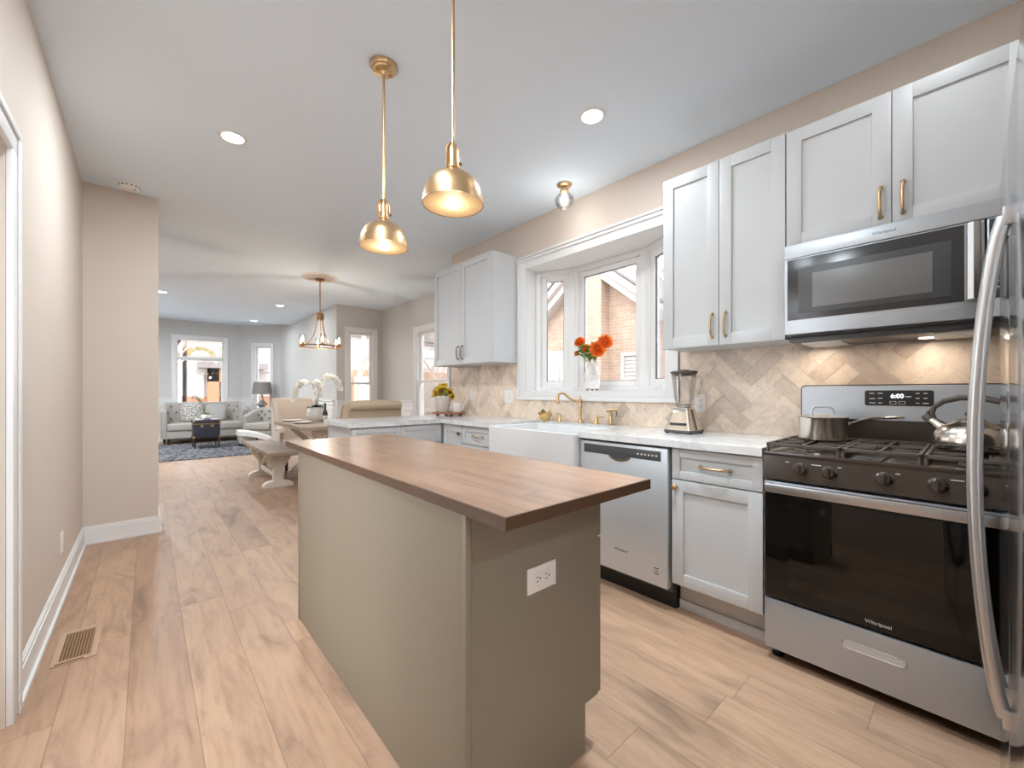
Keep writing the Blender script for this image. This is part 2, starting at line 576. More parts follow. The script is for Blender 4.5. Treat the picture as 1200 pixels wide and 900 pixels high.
        o = bpy.data.objects.new(name, me)
        COL.objects.link(o)
        me.materials.append(M[mat] if isinstance(mat, str) else mat)
        if parent is not None:
            o.parent = parent
            ROOT[o.name] = ROOT.get(parent.name, Vector((0, 0, 0)))
        else:
            if loc is not None:
                o.location = loc
            ROOT[o.name] = Vector(loc) if loc is not None else Vector((0, 0, 0))
        tag(o, label, cat, group, kind)
        return o


def tag(o, label=None, cat=None, group=None, kind=None):
    if label:
        o['label'] = label
    if cat:
        o['category'] = cat
    if group:
        o['group'] = group
    if kind:
        o['kind'] = kind
    return o


def thing(name, label, cat, loc=(0, 0, 0), group=None, local=False, rz=0.0):
    o = bpy.data.objects.new(name, None)
    COL.objects.link(o)
    o.location = loc
    o.rotation_euler = (0, 0, rz)
    o.empty_display_size = 0.1
    ROOT[o.name] = Vector((0, 0, 0)) if local else Vector(loc)
    return tag(o, label, cat, group)


def copy_tree(o, parent=None, label=None):
    c = o.copy()
    COL.objects.link(c)
    c.parent = parent
    if label:
        c['label'] = label
    for ch in list(o.children):
        copy_tree(ch, c)
    return c


def light(name, kind, loc, energy, color=(1, 1, 1), size=0.1, rot=None, parent=None, spread=None):
    d = bpy.data.lights.new(name, kind)
    d.energy = energy
    d.color = color
    if kind == 'AREA':
        d.shape = 'DISK'
        d.size = size
        if spread:
            d.spread = spread
    else:
        d.shadow_soft_size = size
    o = bpy.data.objects.new(name, d)
    COL.objects.link(o)
    if parent is not None:
        o.parent = parent
        o.location = Vector(loc) - ROOT.get(parent.name, Vector((0, 0, 0)))
    else:
        o.location = loc
    if rot:
        o.rotation_euler = rot
    return o


def text(body, size, mat, parent, origin, u, v, name='lettering', label=None, align='CENTER', depth=0.0006):
    cu = bpy.data.curves.new(name, 'FONT')
    cu.body = body
    cu.size = size
    cu.align_x = align
    cu.align_y = 'CENTER'
    cu.extrude = depth
    o = bpy.data.objects.new(name + '_src', cu)
    COL.objects.link(o)
    bpy.context.view_layer.update()
    me = bpy.data.meshes.new_from_object(o.evaluated_get(bpy.context.evaluated_depsgraph_get()))
    bpy.data.objects.remove(o)
    u, v = Vector(u).normalized(), Vector(v).normalized()
    n = u.cross(v)
    R = Matrix((u, v, n)).transposed()
    o0 = ROOT.get(parent.name, Vector((0, 0, 0))) if parent else Vector((0, 0, 0))
    for vt in me.vertices:
        vt.co = R @ vt.co + Vector(origin) - o0
    me.materials.clear()
    me.materials.append(M[mat])
    r = bpy.data.objects.new(name, me)
    COL.objects.link(r)
    if parent:
        r.parent = parent
        ROOT[r.name] = o0
    return tag(r, label)


def wall(name, fr, z0, z1, th, holes=(), mat='wall', kind='structure', w0=0.0):
    """boxes around the openings (u0,u1,v0,v1); thickness goes away from the room"""
    mb = MB()
    us = sorted({0.0, fr.len, *[h[0] for h in holes], *[h[1] for h in holes]})
    for a, b in zip(us[:-1], us[1:]):
        if b - a < 1e-5:
            continue
        hs = sorted([h for h in holes if h[0] < b - 1e-6 and h[1] > a + 1e-6], key=lambda h: h[2])
        z = z0
        for h in hs:
            if h[2] > z + 1e-5:
                mb.fbox(fr, a, b, w0, w0 - th, z, h[2])
            z = max(z, h[3])
        if z < z1 - 1e-5:
            mb.fbox(fr, a, b, w0, w0 - th, z, z1)
    return mb.build(name, mat, kind=kind)

# ------------------------------------------------------------------ room shell
WX = 2.67     # kitchen right wall
LX = -0.365   # left wall
DX = 3.45     # dining right wall
VX = 2.58     # living right wall
FY = 12.65    # far bay wall
OUT = [(-0.485, -3.25), (0.75, -3.25), (0.75, -0.9), (2.82, -0.9), (2.82, 4.06), (3.57, 4.06), (3.57, 7.82), (2.70, 7.82), (2.70, 11.9), (1.885, 12.77), (0.1, 12.77), (-1.07, 11.9), (-1.07, 4.7), (-0.485, 4.7)]
mb = MB()
mb.extr([(x, y, -0.12) for x, y in OUT], (0, 0, 0.12))
mb.build('floor', 'floor', kind='structure')
mb = MB()
OC = [p for p in OUT if p[1] < 10.8]
mb.extr([(x, y, CEIL) for x, y in OC[:9 - 1] + [(2.70, 10.86), (-1.07, 10.86)] + OC[-2:]], (0, 0, 0.14))
mb.extr([(x, y, BAYCEIL) for x, y in [(2.70, 10.86), (2.70, 11.9), (1.885, 12.77), (0.1, 12.77), (-1.07, 11.9), (-1.07, 10.86)]], (0, 0, 0.1))
mb.build('ceiling', 'ceil', kind='structure')

# left wall with the opening for the added door, and the projecting return at its end
fl_ = Fr((LX, -3.25), (LX, 4.5), True)
wall('wall_left', fl_, 0, CEIL, 0.12, [(3.25 + 1.32, 3.25 + 2.225, 0, 2.01), (0.75, 1.55, 0.15, 2.35)])
MB().box(-1.07, 0.072, 4.5, 4.95, 0, CEIL).build('wall_left_return', 'wall', kind='structure')
MB().box(-1.07, -0.95, 4.95, 11.9, 0, BAYCEIL + 0.05).build('wall_living_left', 'wall_far', kind='structure')
f = Fr((-0.95, 11.85), (0.12, 12.65), True)
wall('wall_bay_left', f, 0, BAYCEIL + 0.05, 0.12, mat='wall_far')
# behind the camera: fridge recess wall, passage wall and an end window added for light
MB().box(0.63, 2.82, -1.02, -0.9, 0, CEIL).build('wall_back', 'wall', kind='structure')
MB().box(0.63, 0.75, -3.25, -1.02, 0, CEIL).build('wall_passage', 'wall', kind='structure')
f = Fr((LX, -3.25), (0.63, -3.25))
wall('wall_passage_end', f, 0, CEIL, 0.12, [(0.1, 0.9, 0.05, 2.3)])
MB().box(LX + 0.1, LX + 0.9, -3.32, -3.31, 0.05, 2.3).build('added_window_7', 'glass', kind='structure')

# unseen glass door added for daylight, with the casing, on the left wall
dr = thing('added_door_1', 'white full glass door added to let light through the left wall', 'door', (LX, 1.77, 0))
del dr['category']
dr['kind'] = 'structure'
mb = MB()
for (a, b, c, d) in ((1.335, 1.43, 0.005, 2.0), (2.115, 2.21, 0.005, 2.0), (1.43, 2.115, 0.005, 0.2), (1.43, 2.115, 1.9, 2.0)):
    mb.box(LX - 0.09, LX - 0.055, a, b, c, d)
mb.build('added_door_leaf', 'trim', dr)
MB().box(LX - 0.075, LX - 0.069, 1.425, 2.12, 0.195, 1.905).build('pane', 'glass', dr)  # glass of the added door
mb = MB()
mb.lathe([(0.0, 0.0), (0.025, 0.0), (0.025, 0.006), (0.01, 0.01), (0.01, 0.03), (0.027, 0.045), (0.02, 0.06), (0, 0.062)], (LX - 0.055, 1.38, 1.0), 20, (1, 0, 0))
mb.build('added_door_knob', 'brass', dr)
wl = thing('added_window_6', None, None, (LX, -2.1, 0.15))  # unseen window added behind the camera to bring in light
wl['kind'] = 'structure'
mb = MB()
for (a, b, c, d) in ((-2.5, -2.44, 0.15, 2.35), (-1.76, -1.70, 0.15, 2.35), (-2.44, -1.76, 0.15, 0.21), (-2.44, -1.76, 2.29, 2.35), (-2.44, -1.76, 1.2, 1.24)):
    mb.box(LX - 0.1, LX - 0.04, a, b, c, d)
mb.build('frame', 'trim', wl)  # frame of the added window
MB().box(LX - 0.075, LX - 0.069, -2.46, -1.74, 0.19, 2.31).build('pane', 'glass', wl)  # glass of the added window
mb = MB()
for y0 in (1.23, 2.225):
    mb.box(LX, LX + 0.018, y0, y0 + 0.09, 0, 2.01, 0.004)
    mb.box(LX + 0.018, LX + 0.026, y0 + (0.06 if y0 > 2 else 0.004), y0 + (0.086 if y0 > 2 else 0.03), 0, 2.069, 0.003)
mb.box(LX, LX + 0.018, 1.23, 2.315, 2.01, 2.10, 0.004)
mb.box(LX + 0.018, LX + 0.026, 1.23, 2.315, 2.07, 2.096, 0.003)
mb.build('trim_1', 'trim', kind='structure')


def baseboard(name, fr, a, b, h=0.135):
    m_ = MB()
    m_.fbox(fr, a, b, 0.0, 0.014, 0, h - 0.025)
    m_.fbox(fr, a, b, 0.0, 0.010, h - 0.025, h - 0.008)
    m_.fbox(fr, a, b, 0.0, 0.006, h - 0.008, h)
    m_.fbox(fr, a, b, 0.014, 0.024, 0, 0.018)
    return m_.build(name, 'trim', kind='structure')


baseboard('baseboard_left', fl_, 3.25 + 2.315, 3.25 + 4.5)
m_ = MB()
for (t, z0, z1) in ((0.014, 0, 0.11), (0.010, 0.11, 0.127), (0.006, 0.127, 0.135), (0.024, 0, 0.018)):
    m_.box(LX, 0.072 + t, 4.5 - t, 4.5, z0, z1)
    m_.box(0.072, 0.072 + t, 4.5, 4.95, z0, z1)
m_.build('baseboard_return', 'trim', kind='structure')

# kitchen right wall with the bay opening
WY0, WY1, WZ0, WZ1 = 1.405, 2.80, 1.14, 2.32
fk = Fr((WX, -0.9), (WX, 4.06))
wall('wall_right', fk, 0, CEIL, 0.15, [(WY0 + 0.9, WY1 + 0.9, WZ0, WZ1)])
MB().box(2.82, 3.57, 3.94, 4.06, 0, CEIL).build('wall_right_return', 'wall_far', kind='structure')

# backsplash: herringbone tiles clipped to the wall regions
def clip(poly, a, b, lo, hi):
    """clip polygon (list of 2D) to lo<=p[a]<=hi"""
    for side, lim in ((1, lo), (-1, hi)):
        out = []
        for i in range(len(poly)):
            p, q = poly[i], poly[(i + 1) % len(poly)]
            dp, dq = (p[a] - lim) * side, (q[a] - lim) * side
            if dp >= 0:
                out.append(p)
            if (dp > 0 and dq < 0) or (dp < 0 and dq > 0):
                t = dp / (dp - dq)
                out.append(tuple(p[k] + (q[k] - p[k]) * t for k in (0, 1)))
        poly = out
        if len(poly) < 3:
            return []
    return poly


def backsplash():
    Wd, n = 0.077, 3
    g = 0.0012
    regs = [(-0.28, 1.30, 0.90, 1.43), (-0.28, 0.62, 1.43, 1.87), (1.30, 2.90, 0.90, 1.10), (2.90, 4.055, 0.90, 1.46)]
    bm = bmesh.new()
    tints = []
    rnd = random.Random(5)
    c45 = math.sqrt(0.5)
    for k in range(-70, 90):
        for m in range(-14, 14):
            for (x0, y0, x1, y1) in ((k, k + 2 * n * m, k + n, k + 2 * n * m + 1), (k - 1, k + 2 * n * m, k, k + 2 * n * m + n)):
                x0, y0, x1, y1 = (q * Wd for q in (x0, y0, x1, y1))
                pts = [(x0 + g, y0 + g), (x1 - g, y0 + g), (x1 - g, y1 - g), (x0 + g, y1 - g)]
                pts = [((p[0] - p[1]) * c45 + 1.9, (p[0] + p[1]) * c45 + 0.6) for p in pts]
                if max(p[0] for p in pts) < -0.3 or min(p[0] for p in pts) > 4.1 or max(p[1] for p in pts) < 0.9 or min(p[1] for p in pts) > 1.9:
                    continue
                tn = rnd.random()
                for (ya, yb, za, zb) in regs:
                    q = clip(clip(pts, 0, None, ya, yb), 1, None, za, zb)
                    if len(q) < 3:
                        continue
                    a = [bm.verts.new((WX - 0.011, p[0], p[1])) for p in q]
                    b = [bm.verts.new((WX - 0.004, p[0], p[1])) for p in q]
                    bm.faces.new(a)
                    tints.append(tn)
                    for i in range(len(q)):
                        j = (i + 1) % len(q)
                        bm.faces.new((a[i], b[i], b[j], a[j]))
                        tints.append(tn)
    me = bpy.data.meshes.new('backsplash')
    bmesh.ops.recalc_face_normals(bm, faces=bm.faces)
    bm.to_mesh(me)
    bm.free()
    at = me.attributes.new('tint', 'FLOAT', 'FACE')
    at.data.foreach_set('value', tints)
    o = bpy.data.objects.new('backsplash', me)
    COL.objects.link(o)
    me.materials.append(M['tile'])
    tag(o, kind='structure')
    gm = MB()
    for (ya, yb, za, zb) in regs:
        gm.box(WX - 0.009, WX - 0.0005, ya, yb, za, zb)
    gm.build('grout_bed', 'grout', o)


backsplash()

# kitchen bay window
wn = thing('window_1', None, None, (WX, 2.1, WZ0))
wn['kind'] = 'structure'
mb = MB()
# casing boards with an outer cap and an inner bead
for (a, b, c, d) in ((1.313, 1.405, 1.095, 2.40), (2.80, 2.892, 1.095, 2.40), (1.405, 2.80, 1.095, 1.172), (1.405, 2.80, 2.315, 2.40)):
    mb.box(WX - 0.018, WX, a, b, c, d, 0.004)
for (a, b, c, d) in ((1.306, 1.335, 1.113, 2.384), (2.87, 2.899, 1.113, 2.384), (1.306, 2.899, 1.088, 1.113), (1.300, 2.905, 2.384, 2.410)):
    mb.box(WX - 0.032, WX - 0.016, a, b, c, d, 0.005)
mb.box(WX - 0.045, WX, 1.29, 2.915, 2.410, 2.428, 0.005)
mb.build('casing', 'trim', wn)
BP = [(WX, WY1), (2.80, WY1), (2.98, 2.47), (2.98, 1.735), (2.80, WY0), (WX, WY0)]
mb = MB()
mb.extr([(x - (0.02 if i in (0, 5) else -0.05), y + (0.03 if y > 2 and i in (1, 2) else (-0.03 if i in (3, 4) else 0)), 1.13) for i, (x, y) in enumerate(BP)], (0, 0, 0.043))
mb.build('window_seat', 'trim', wn)
mb = MB()
mb.extr([(x + (0.05 if 0 < i < 5 else 0.0), y + (0.03 if i in (1, 2) else (-0.03 if i in (3, 4) else 0)), 2.315) for i, (x, y) in enumerate(BP)], (0, 0, 0.05))
mb.box(WX, 2.80, WY1 - 0.002, WY1 + 0.03, 1.13, 2.34)
mb.box(WX, 2.80, WY0 - 0.03, WY0 + 0.002, 1.13, 2.34)
mb.build('head_and_jambs', 'trim', wn)
for (p0, p1, ss) in ((BP[1], BP[2], 0.055), (BP[2], BP[3], 0.05), (BP[3], BP[4], 0.055)):
    fr = Fr(p0, p1, True)
    L = fr.len
    z0, z1 = 1.173, 2.315
    mb = MB()
    for (a, b, c, d) in ((0, 0.05, z0, z1), (L - 0.05, L, z0, z1), (0.05, L - 0.05, z0, z0 + 0.035), (0.05, L - 0.05, z1 - 0.05, z1)):
        mb.fbox(fr, a, b, -0.06, 0.012, c, d, 0.004)
    mb.build('frame', 'trim', wn)
    mb = MB()
    i0, i1, j0, j1 = 0.05, L - 0.05, z0 + 0.035, z1 - 0.05
    for (a, b, c, d) in ((i0, i0 + ss, j0, j1), (i1 - ss, i1, j0, j1), (i0 + ss, i1 - ss, j0, j0 + ss), (i0 + ss, i1 - ss, j1 - ss, j1)):
        mb.fbox(fr, a, b, -0.05, -0.005, c, d, 0.006)
    if L < 0.5:
        mb.fbox(fr, L / 2 - 0.05, L / 2 + 0.05, -0.01, 0.03, z0 + 0.025, z0 + 0.04, 0.004)
    sash = mb.build('sash', 'trim', wn)
    MB().fbox(fr, i0 + ss - 0.005, i1 - ss + 0.005, -0.03, -0.024, j0 + ss - 0.005, j1 - ss + 0.005).build('pane', 'glass', sash)
    mb = MB()
    t_ = 0.004
    a0, a1, c0, c1 = i0 + ss, i1 - ss, j0 + ss, j1 - ss
    for (a, b, c, d) in ((a0, a0 + t_, c0, c1), (a1 - t_, a1, c0, c1), (a0 + t_, a1 - t_, c0, c0 + t_), (a0 + t_, a1 - t_, c1 - t_, c1)):
        mb.fbox(fr, a, b, -0.028, -0.015, c, d)
    mb.build('gasket', 'dark', sash)


# ------------------------------------------------------------------ cabinet parts
def mx(xf):       # facing -X: u = -Y from y, v = Z, w out
    return lambda mb, u0, u1, v0, v1, w0, w1, bev=0.0: mb.box(xf - w0, xf - w1, u0, u1, v0, v1, bev)


def my(yf):       # facing -Y
    return lambda mb, u0, u1, v0, v1, w0, w1, bev=0.0: mb.box(u0, u1, yf - w0, yf - w1, v0, v1, bev)


def px_(xf):      # facing +X
    return lambda mb, u0, u1, v0, v1, w0, w1, bev=0.0: mb.box(xf + w0, xf + w1, u0, u1, v0, v1, bev)


def shaker(B, u0, u1, v0, v1, parent, mat='cab', name='door', fw=0.06):
    """u0..v1 outer size, back at w=0, front at w=0.02"""
    g = 0.0015
    u0, u1, v0, v1 = u0 + g, u1 - g, v0 + g, v1 - g
    mb = MB()
    B(mb, u0 + fw - 0.004, u1 - fw + 0.004, v0 + fw - 0.004, v1 - fw + 0.004, 0.0, 0.0105)
    B(mb, u0, u0 + fw, v0, v1, 0.0, 0.02, 0.0015)
    B(mb, u1 - fw, u1, v0, v1, 0.0, 0.02, 0.0015)
    B(mb, u0 + fw, u1 - fw, v0, v0 + fw, 0.0, 0.02, 0.0015)
    B(mb, u0 + fw, u1 - fw, v1 - fw, v1, 0.0, 0.02, 0.0015)
    return mb.build(name, mat, parent)


def pull(P0, P1, out, parent, mat='brass', name='handle', r=0.0052):
    """bar pull from P0 to P1 on a face, standing off along out"""
    P0, P1, out = Vector(P0), Vector(P1), Vector(out)
    d = (P1 - P0).normalized()
    mb = MB()
    pts, rad = [], []
    for t, o_, rr in ((0, 0, 1.9), (0.0, 0.004, 1.7), (0.02, 0.012, 1.1), (0.06, 0.022, 1.0), (0.2, 0.029, 1.15), (0.5, 0.032, 1.25), (0.8, 0.029, 1.15), (0.94, 0.022, 1.0), (0.98, 0.012, 1.1), (1.0, 0.004, 1.7), (1.0, 0, 1.9)):
        pts.append(P0 + (P1 - P0) * t + out * o_)
        rad.append(r * rr)
    mb.tube(pts, rad, 10)
    return mb.build(name, mat, parent, sharp=60)


def knob(P, out, parent, mat='brass', r=0.015, name='knob'):
    mb = MB()
    mb.lathe([(0, 0), (0.009, 0), (0.008, 0.004), (0.006, 0.012), (r, 0.018), (r * 1.05, 0.023), (r * 0.7, 0.029), (0, 0.03)], P, 20, out)
    return mb.build(name, mat, parent, sharp=50)


XB, XD = 2.07, 2.05      # cabinet box front, door front
TK = 0.165               # toe kick height
CT0, CT1 = 0.877, 0.915  # worktop


def base_box(y0, y1, nm, label, top=CT0):
    t = thing(nm, label, 'cabinet', (XB + 0.3, (y0 + y1) / 2, 0))
    MB().box(XB, WX - 0.013, y0, y1, TK, top).build('carcass', 'cab', t)
    mb = MB()
    mb.box(2.155, WX - 0.013, y0, y1, 0, TK)
    mb.box(2.143, 2.155, y0, y1, 0, 0.05, 0.003)
    mb.build('toe_kick', 'cab', t)
    return t


Bx = mx(XB)
cb = base_box(0.617, 1.052, 'base_cabinet', 'white shaker base cabinet with one drawer and one door between dishwasher and cooking range')
d = shaker(Bx, 0.622, 1.048, 0.712, 0.868, cb, name='drawer', fw=0.042)
pull((XD, 0.90, 0.79), (XD, 0.765, 0.79), (-1, 0, 0), d)
d = shaker(Bx, 0.622, 1.048, TK, 0.708, cb)
knob((XD, 1.024, 0.672), (-1, 0, 0), d)

cb = base_box(1.652, 2.515, 'sink_base_cabinet', 'white shaker cabinet carrying the apron sink', 0.65)
shaker(Bx, 1.656, 2.083, TK, 0.645, cb)
shaker(Bx, 2.083, 2.511, TK, 0.645, cb)

cb = base_box(2.517, 2.962, 'base_cabinet', 'white shaker drawer base cabinet between apron sink and corner cupboard')
for (a, b) in ((0.715, 0.868), (0.44, 0.711), (TK, 0.436)):
    d = shaker(Bx, 2.52, 2.958, a, b, cb, name='drawer', fw=0.042)
    zc = (a + b) / 2
    pull((XD, 2.80, zc), (XD, 2.67, zc), (-1, 0, 0), d)

cb = base_box(2.964, 3.92, 'corner_cabinet', 'white shaker corner cupboard with round knob where the peninsula meets the sink run')
d = shaker(Bx, 2.966, 3.262, TK, 0.868, cb)
knob((XD, 2.992, 0.80), (-1, 0, 0), d, 'pewter')

# peninsula cabinet facing -Y
cb = thing('peninsula_cabinet', 'white shaker peninsula cabinet standing out into the room beside the dining table', 'cabinet', (1.63, 3.5, 0))
MB().box(1.21, 2.068, 3.29, 3.83, TK, CT0).build('carcass', 'cab', cb)
MB().box(1.21, 2.068, 3.37, 3.83, 0, TK).build('toe_kick', 'cab', cb)
By = my(3.29)
for (a, b) in ((1.212, 1.63), (1.63, 2.04)):
    d = shaker(By, a, b, TK, 0.70, cb)
    knob((b - 0.03 if a < 1.5 else a + 0.03, 3.27, 0.66), (0, -1, 0), d, 'pewter')
    d = shaker(By, a, b, 0.705, 0.868, cb, name='drawer', fw=0.042)

# worktops
mb = MB()
mb.extr([(2.02, 0.617, CT0), (2.02, 1.648, CT0), (2.545, 1.648, CT0), (2.545, 2.517, CT0), (2.02, 2.517, CT0), (2.02, 3.245, CT0), (1.185, 3.245, CT0), (1.185, 3.88, CT0), (WX - 0.0125, 3.88, CT0), (WX - 0.0125, 0.617, CT0)], (0, 0, CT1 - CT0))
es = [e for e in mb.b.edges if all(v.co.z > CT1 - 0.001 for v in e.verts)]
bmesh.ops.bevel(mb.b, geom=es, offset=0.003, segments=2, affect='EDGES')
mb.build('worktop', 'quartz', loc=(2.3, 2.5, CT0), label='white quartz worktop along the window wall and over the peninsula', cat='worktop')

# farmhouse sink
sk = thing('apron_sink', 'white fireclay apron front sink below the bay window', 'sink', (2.2, 2.08, 0.65))
mb = MB()
x0, x1, y0, y1, zt, zb, t_ = 1.985, 2.543, 1.651, 2.514, 0.9, 0.655, 0.028
o_ = [(x0, y0), (x1, y0), (x1, y1), (x0, y1)]


def rrect(x0, x1, y0, y1, r, z, n=5):
    out = []
    for (cx, cy, a0) in ((x1 - r, y1 - r, 0), (x0 + r, y1 - r, 90), (x0 + r, y0 + r, 180), (x1 - r, y0 + r, 270)):
        for i in range(n + 1):
            a = math.radians(a0 + 90 * i / n)
            out.append((cx + r * math.cos(a), cy + r * math.sin(a), z))
    return out


mb.loft([rrect(x0, x1, y0, y1, 0.02, zb), rrect(x0, x1, y0, y1, 0.02, zt - 0.006), rrect(x0 + 0.005, x1 - 0.005, y0 + 0.005, y1 - 0.005, 0.02, zt),
         rrect(x0 + t_ - 0.005, x1 - t_, y0 + t_, y1 - t_, 0.03, zt), rrect(x0 + t_, x1 - t_ - 0.005, y0 + t_ + 0.005, y1 - t_ - 0.005, 0.03, zt - 0.006),
         rrect(x0 + t_ + 0.01, x1 - t_ - 0.015, y0 + t_ + 0.015, y1 - t_ - 0.015, 0.04, zb + 0.04), rrect(x0 + t_ + 0.05, x1 - t_ - 0.05, y0 + t_ + 0.05, y1 - t_ - 0.05, 0.04, zb + 0.028)])
mb.build('basin', 'porcelain', sk)
MB().lathe([(0, 0), (0.045, 0), (0.045, 0.004), (0.03, 0.006), (0, 0.003)], (2.26, 2.08, zb + 0.03)).build('drain', 'brass', sk)

# dishwasher
dw = thing('dishwasher', 'stainless steel dishwasher with dark control strip beside the apron sink', 'dishwasher', (2.3, 1.35, 0))
MB().box(2.075, WX - 0.013, 1.057, 1.645, 0.10, 0.872).build('body', 'dark', dw)
MB().box(2.12, 2.3, 1.057, 1.645, 0.0, 0.115).build('toe_panel', 'black', dw)
mb = MB()
mb.box(2.035, 2.075, 1.062, 1.640, 0.125, 0.862, 0.006)
door = mb.build('door', 'steel', dw)
mb = MB()
mb.box(2.0325, 2.036, 1.10, 1.61, 0.792, 0.845, 0.0015)
st = mb.build('control_strip', 'dark', door)
mb = MB()
for k_ in range(6):
    mb.box(2.0315, 2.033, 1.12 + k_ * 0.022, 1.13 + k_ * 0.022, 0.815, 0.823)
mb.build('indicator_marks', 'ink_light', st)
mb = MB()
pts = []
for i in range(13):
    a = PI + PI * i / 12
    pts.append((2.031, 1.355 + 0.075 * math.cos(a), 0.797 + 0.035 * math.sin(a)))
mb.extr(pts, (0.008, 0, 0))
mb.build('handle_pocket', 'chrome', door)
mb = MB()
mb.extr([(2.0296, 1.355 + 0.06 * math.cos(PI + PI * i / 12), 0.797 + 0.022 * math.sin(PI + PI * i / 12)) for i in range(13)], (0.0015, 0, 0))
mb.build('pocket_recess', 'dark', door)
text('Whirlpool', 0.021, 'ink', door, (2.0345, 1.345, 0.255), (0, -1, 0), (0, 0, 1), 'brand_lettering')
bd = MB().lathe([(0, 0), (0.024, 0), (0.024, 0.001), (0.0, 0.001)], (2.035, 1.125, 0.205), 24, (-1, 0, 0)).build('rating_badge', 'plastic', door)
mb = MB()
for zz in (0.192, 0.205, 0.218):
    mb.box(2.0332, 2.0339, 1.113, 1.137, zz - 0.003, zz + 0.003)
mb.lathe([(0.0215, 0), (0.0215, 0.0016), (0.0195, 0.0016), (0.0195, 0)], (2.035, 1.125, 0.205), 24, (-1, 0, 0))
mb.build('badge_lettering', 'ink', bd)

# ------------------------------------------------------------------ cooking range
RY0, RY1 = -0.147, 0.611
rg = thing('gas_range', 'freestanding stainless gas range with black glass oven door', 'range', (2.35, 0.232, 0))
mb = MB()
mb.box(2.06, 2.62, RY0, RY1, 0.045, 0.885)
mb.build('body', 'dark', rg)
for (xx, yy) in ((2.09, RY0 + 0.04), (2.09, RY1 - 0.035), (2.56, RY0 + 0.04), (2.56, RY1 - 0.035)):
    MB().lathe([(0, 0), (0.02, 0), (0.022, 0.008), (0.012, 0.012), (0.01, 0.046), (0, 0.046)], (xx, yy, 0), 16).build('foot', 'black', rg)
mb = MB()
mb.box(2.028, 2.06, RY0 + 0.002, RY1 - 0.002, 0.05, 0.262, 0.005)
dwr = mb.build('drawer', 'steel_h', rg)
mb = MB()
ring = lambda x, a, b, c, d, r: [(x, p[0], p[1]) for p in rrect(a, b, c, d, r, 0)]
mb.loft([ring(2.0275, 0.155, 0.345, 0.165, 0.2, 0.015), ring(2.026, 0.158, 0.342, 0.168, 0.197, 0.013), ring(2.0275, 0.162, 0.338, 0.172, 0.193, 0.01), ring(2.03, 0.164, 0.336, 0.174, 0.191, 0.009)], False)
mb.build('handle_rim', 'handle', dwr)
MB().box(2.0268, 2.0282, 0.163, 0.337, 0.172, 0.193).build('handle_recess', 'steel', dwr)
mb = MB()
mb.box(2.03, 2.06, RY0 + 0.002, RY1 - 0.002, 0.272, 0.73, 0.004)
od = mb.build('oven_door', 'blackglass', rg)
MB().box(2.0285, 2.0305, RY0 + 0.09, RY1 - 0.09, 0.33, 0.715, 0.0006).build('window', 'ovenglass', od)
mb = MB()
mb.box(2.022, 2.06, RY0 + 0.002, RY1 - 0.002, 0.727, 0.776, 0.004)
mb.build('top_trim', 'steel_h', od)
mb = MB()
mb.box(1.985, 2.001, RY0 + 0.012, RY1 - 0.012, 0.733, 0.772, 0.005)
mb.box(1.99, 2.025, RY0 + 0.03, RY0 + 0.06, 0.738, 0.767, 0.003)
mb.box(1.99, 2.025, RY1 - 0.06, RY1 - 0.03, 0.738, 0.767, 0.003)
mb.build('handle', 'handle', od)
text('Whirlpool', 0.018, 'ink_light', od, (2.0294, 0.235, 0.298), (0, -1, 0), (0, 0, 1), 'brand_lettering')
mb = MB()
mb.extr([(2.01, RY0, 0.79), (2.06, RY0, 0.79), (2.06, RY0, 0.888), (2.022, RY0, 0.888)], (0, RY1 - RY0, 0))
cp = mb.build('control_panel', 'enamel', rg)
for i, yy in enumerate((0.474, 0.378, 0.216, 0.08, -0.006)):
    mb = MB()
    mb.lathe([(0, 0), (0.027, 0), (0.027, 0.004), (0.0215, 0.007), (0.02, 0.024), (0.017, 0.027), (0, 0.027)], (2.0165, yy, 0.842), 24, (-1, 0, 0.12))
    mb.box(1.978, 1.992, yy - 0.005, yy + 0.005, 0.824, 0.866, 0.002)
    mb.build('knob', 'enamel', cp)
for (ya, yb) in ((0.514, 0.526), (0.404, 0.436), (0.339, 0.351), (0.174, 0.186), (0.019, 0.051)):
    MB().box(2.0105, 2.013, ya, yb, 0.865, 0.8675).build('panel_marking', 'ink_light', cp)
mb = MB()
mb.box(2.018, 2.56, RY0, RY1, 0.888, 0.904, 0.004)
mb.build('cooktop', 'enamel', rg)
for (xx, yy, r_) in ((2.17, 0.48, 0.045), (2.17, -0.02, 0.05), (2.42, 0.48, 0.038), (2.42, -0.02, 0.038), (2.3, 0.232, 0.045)):
    mb = MB()
    mb.lathe([(0, 0), (r_ * 1.15, 0), (r_ * 1.1, 0.006), (r_ * 0.9, 0.009), (r_ * 0.9, 0.013), (r_ * 0.8, 0.016), (0, 0.016)], (xx, yy, 0.9035), 24)
    mb.build('burner', 'iron', rg)
GZ = 0.941
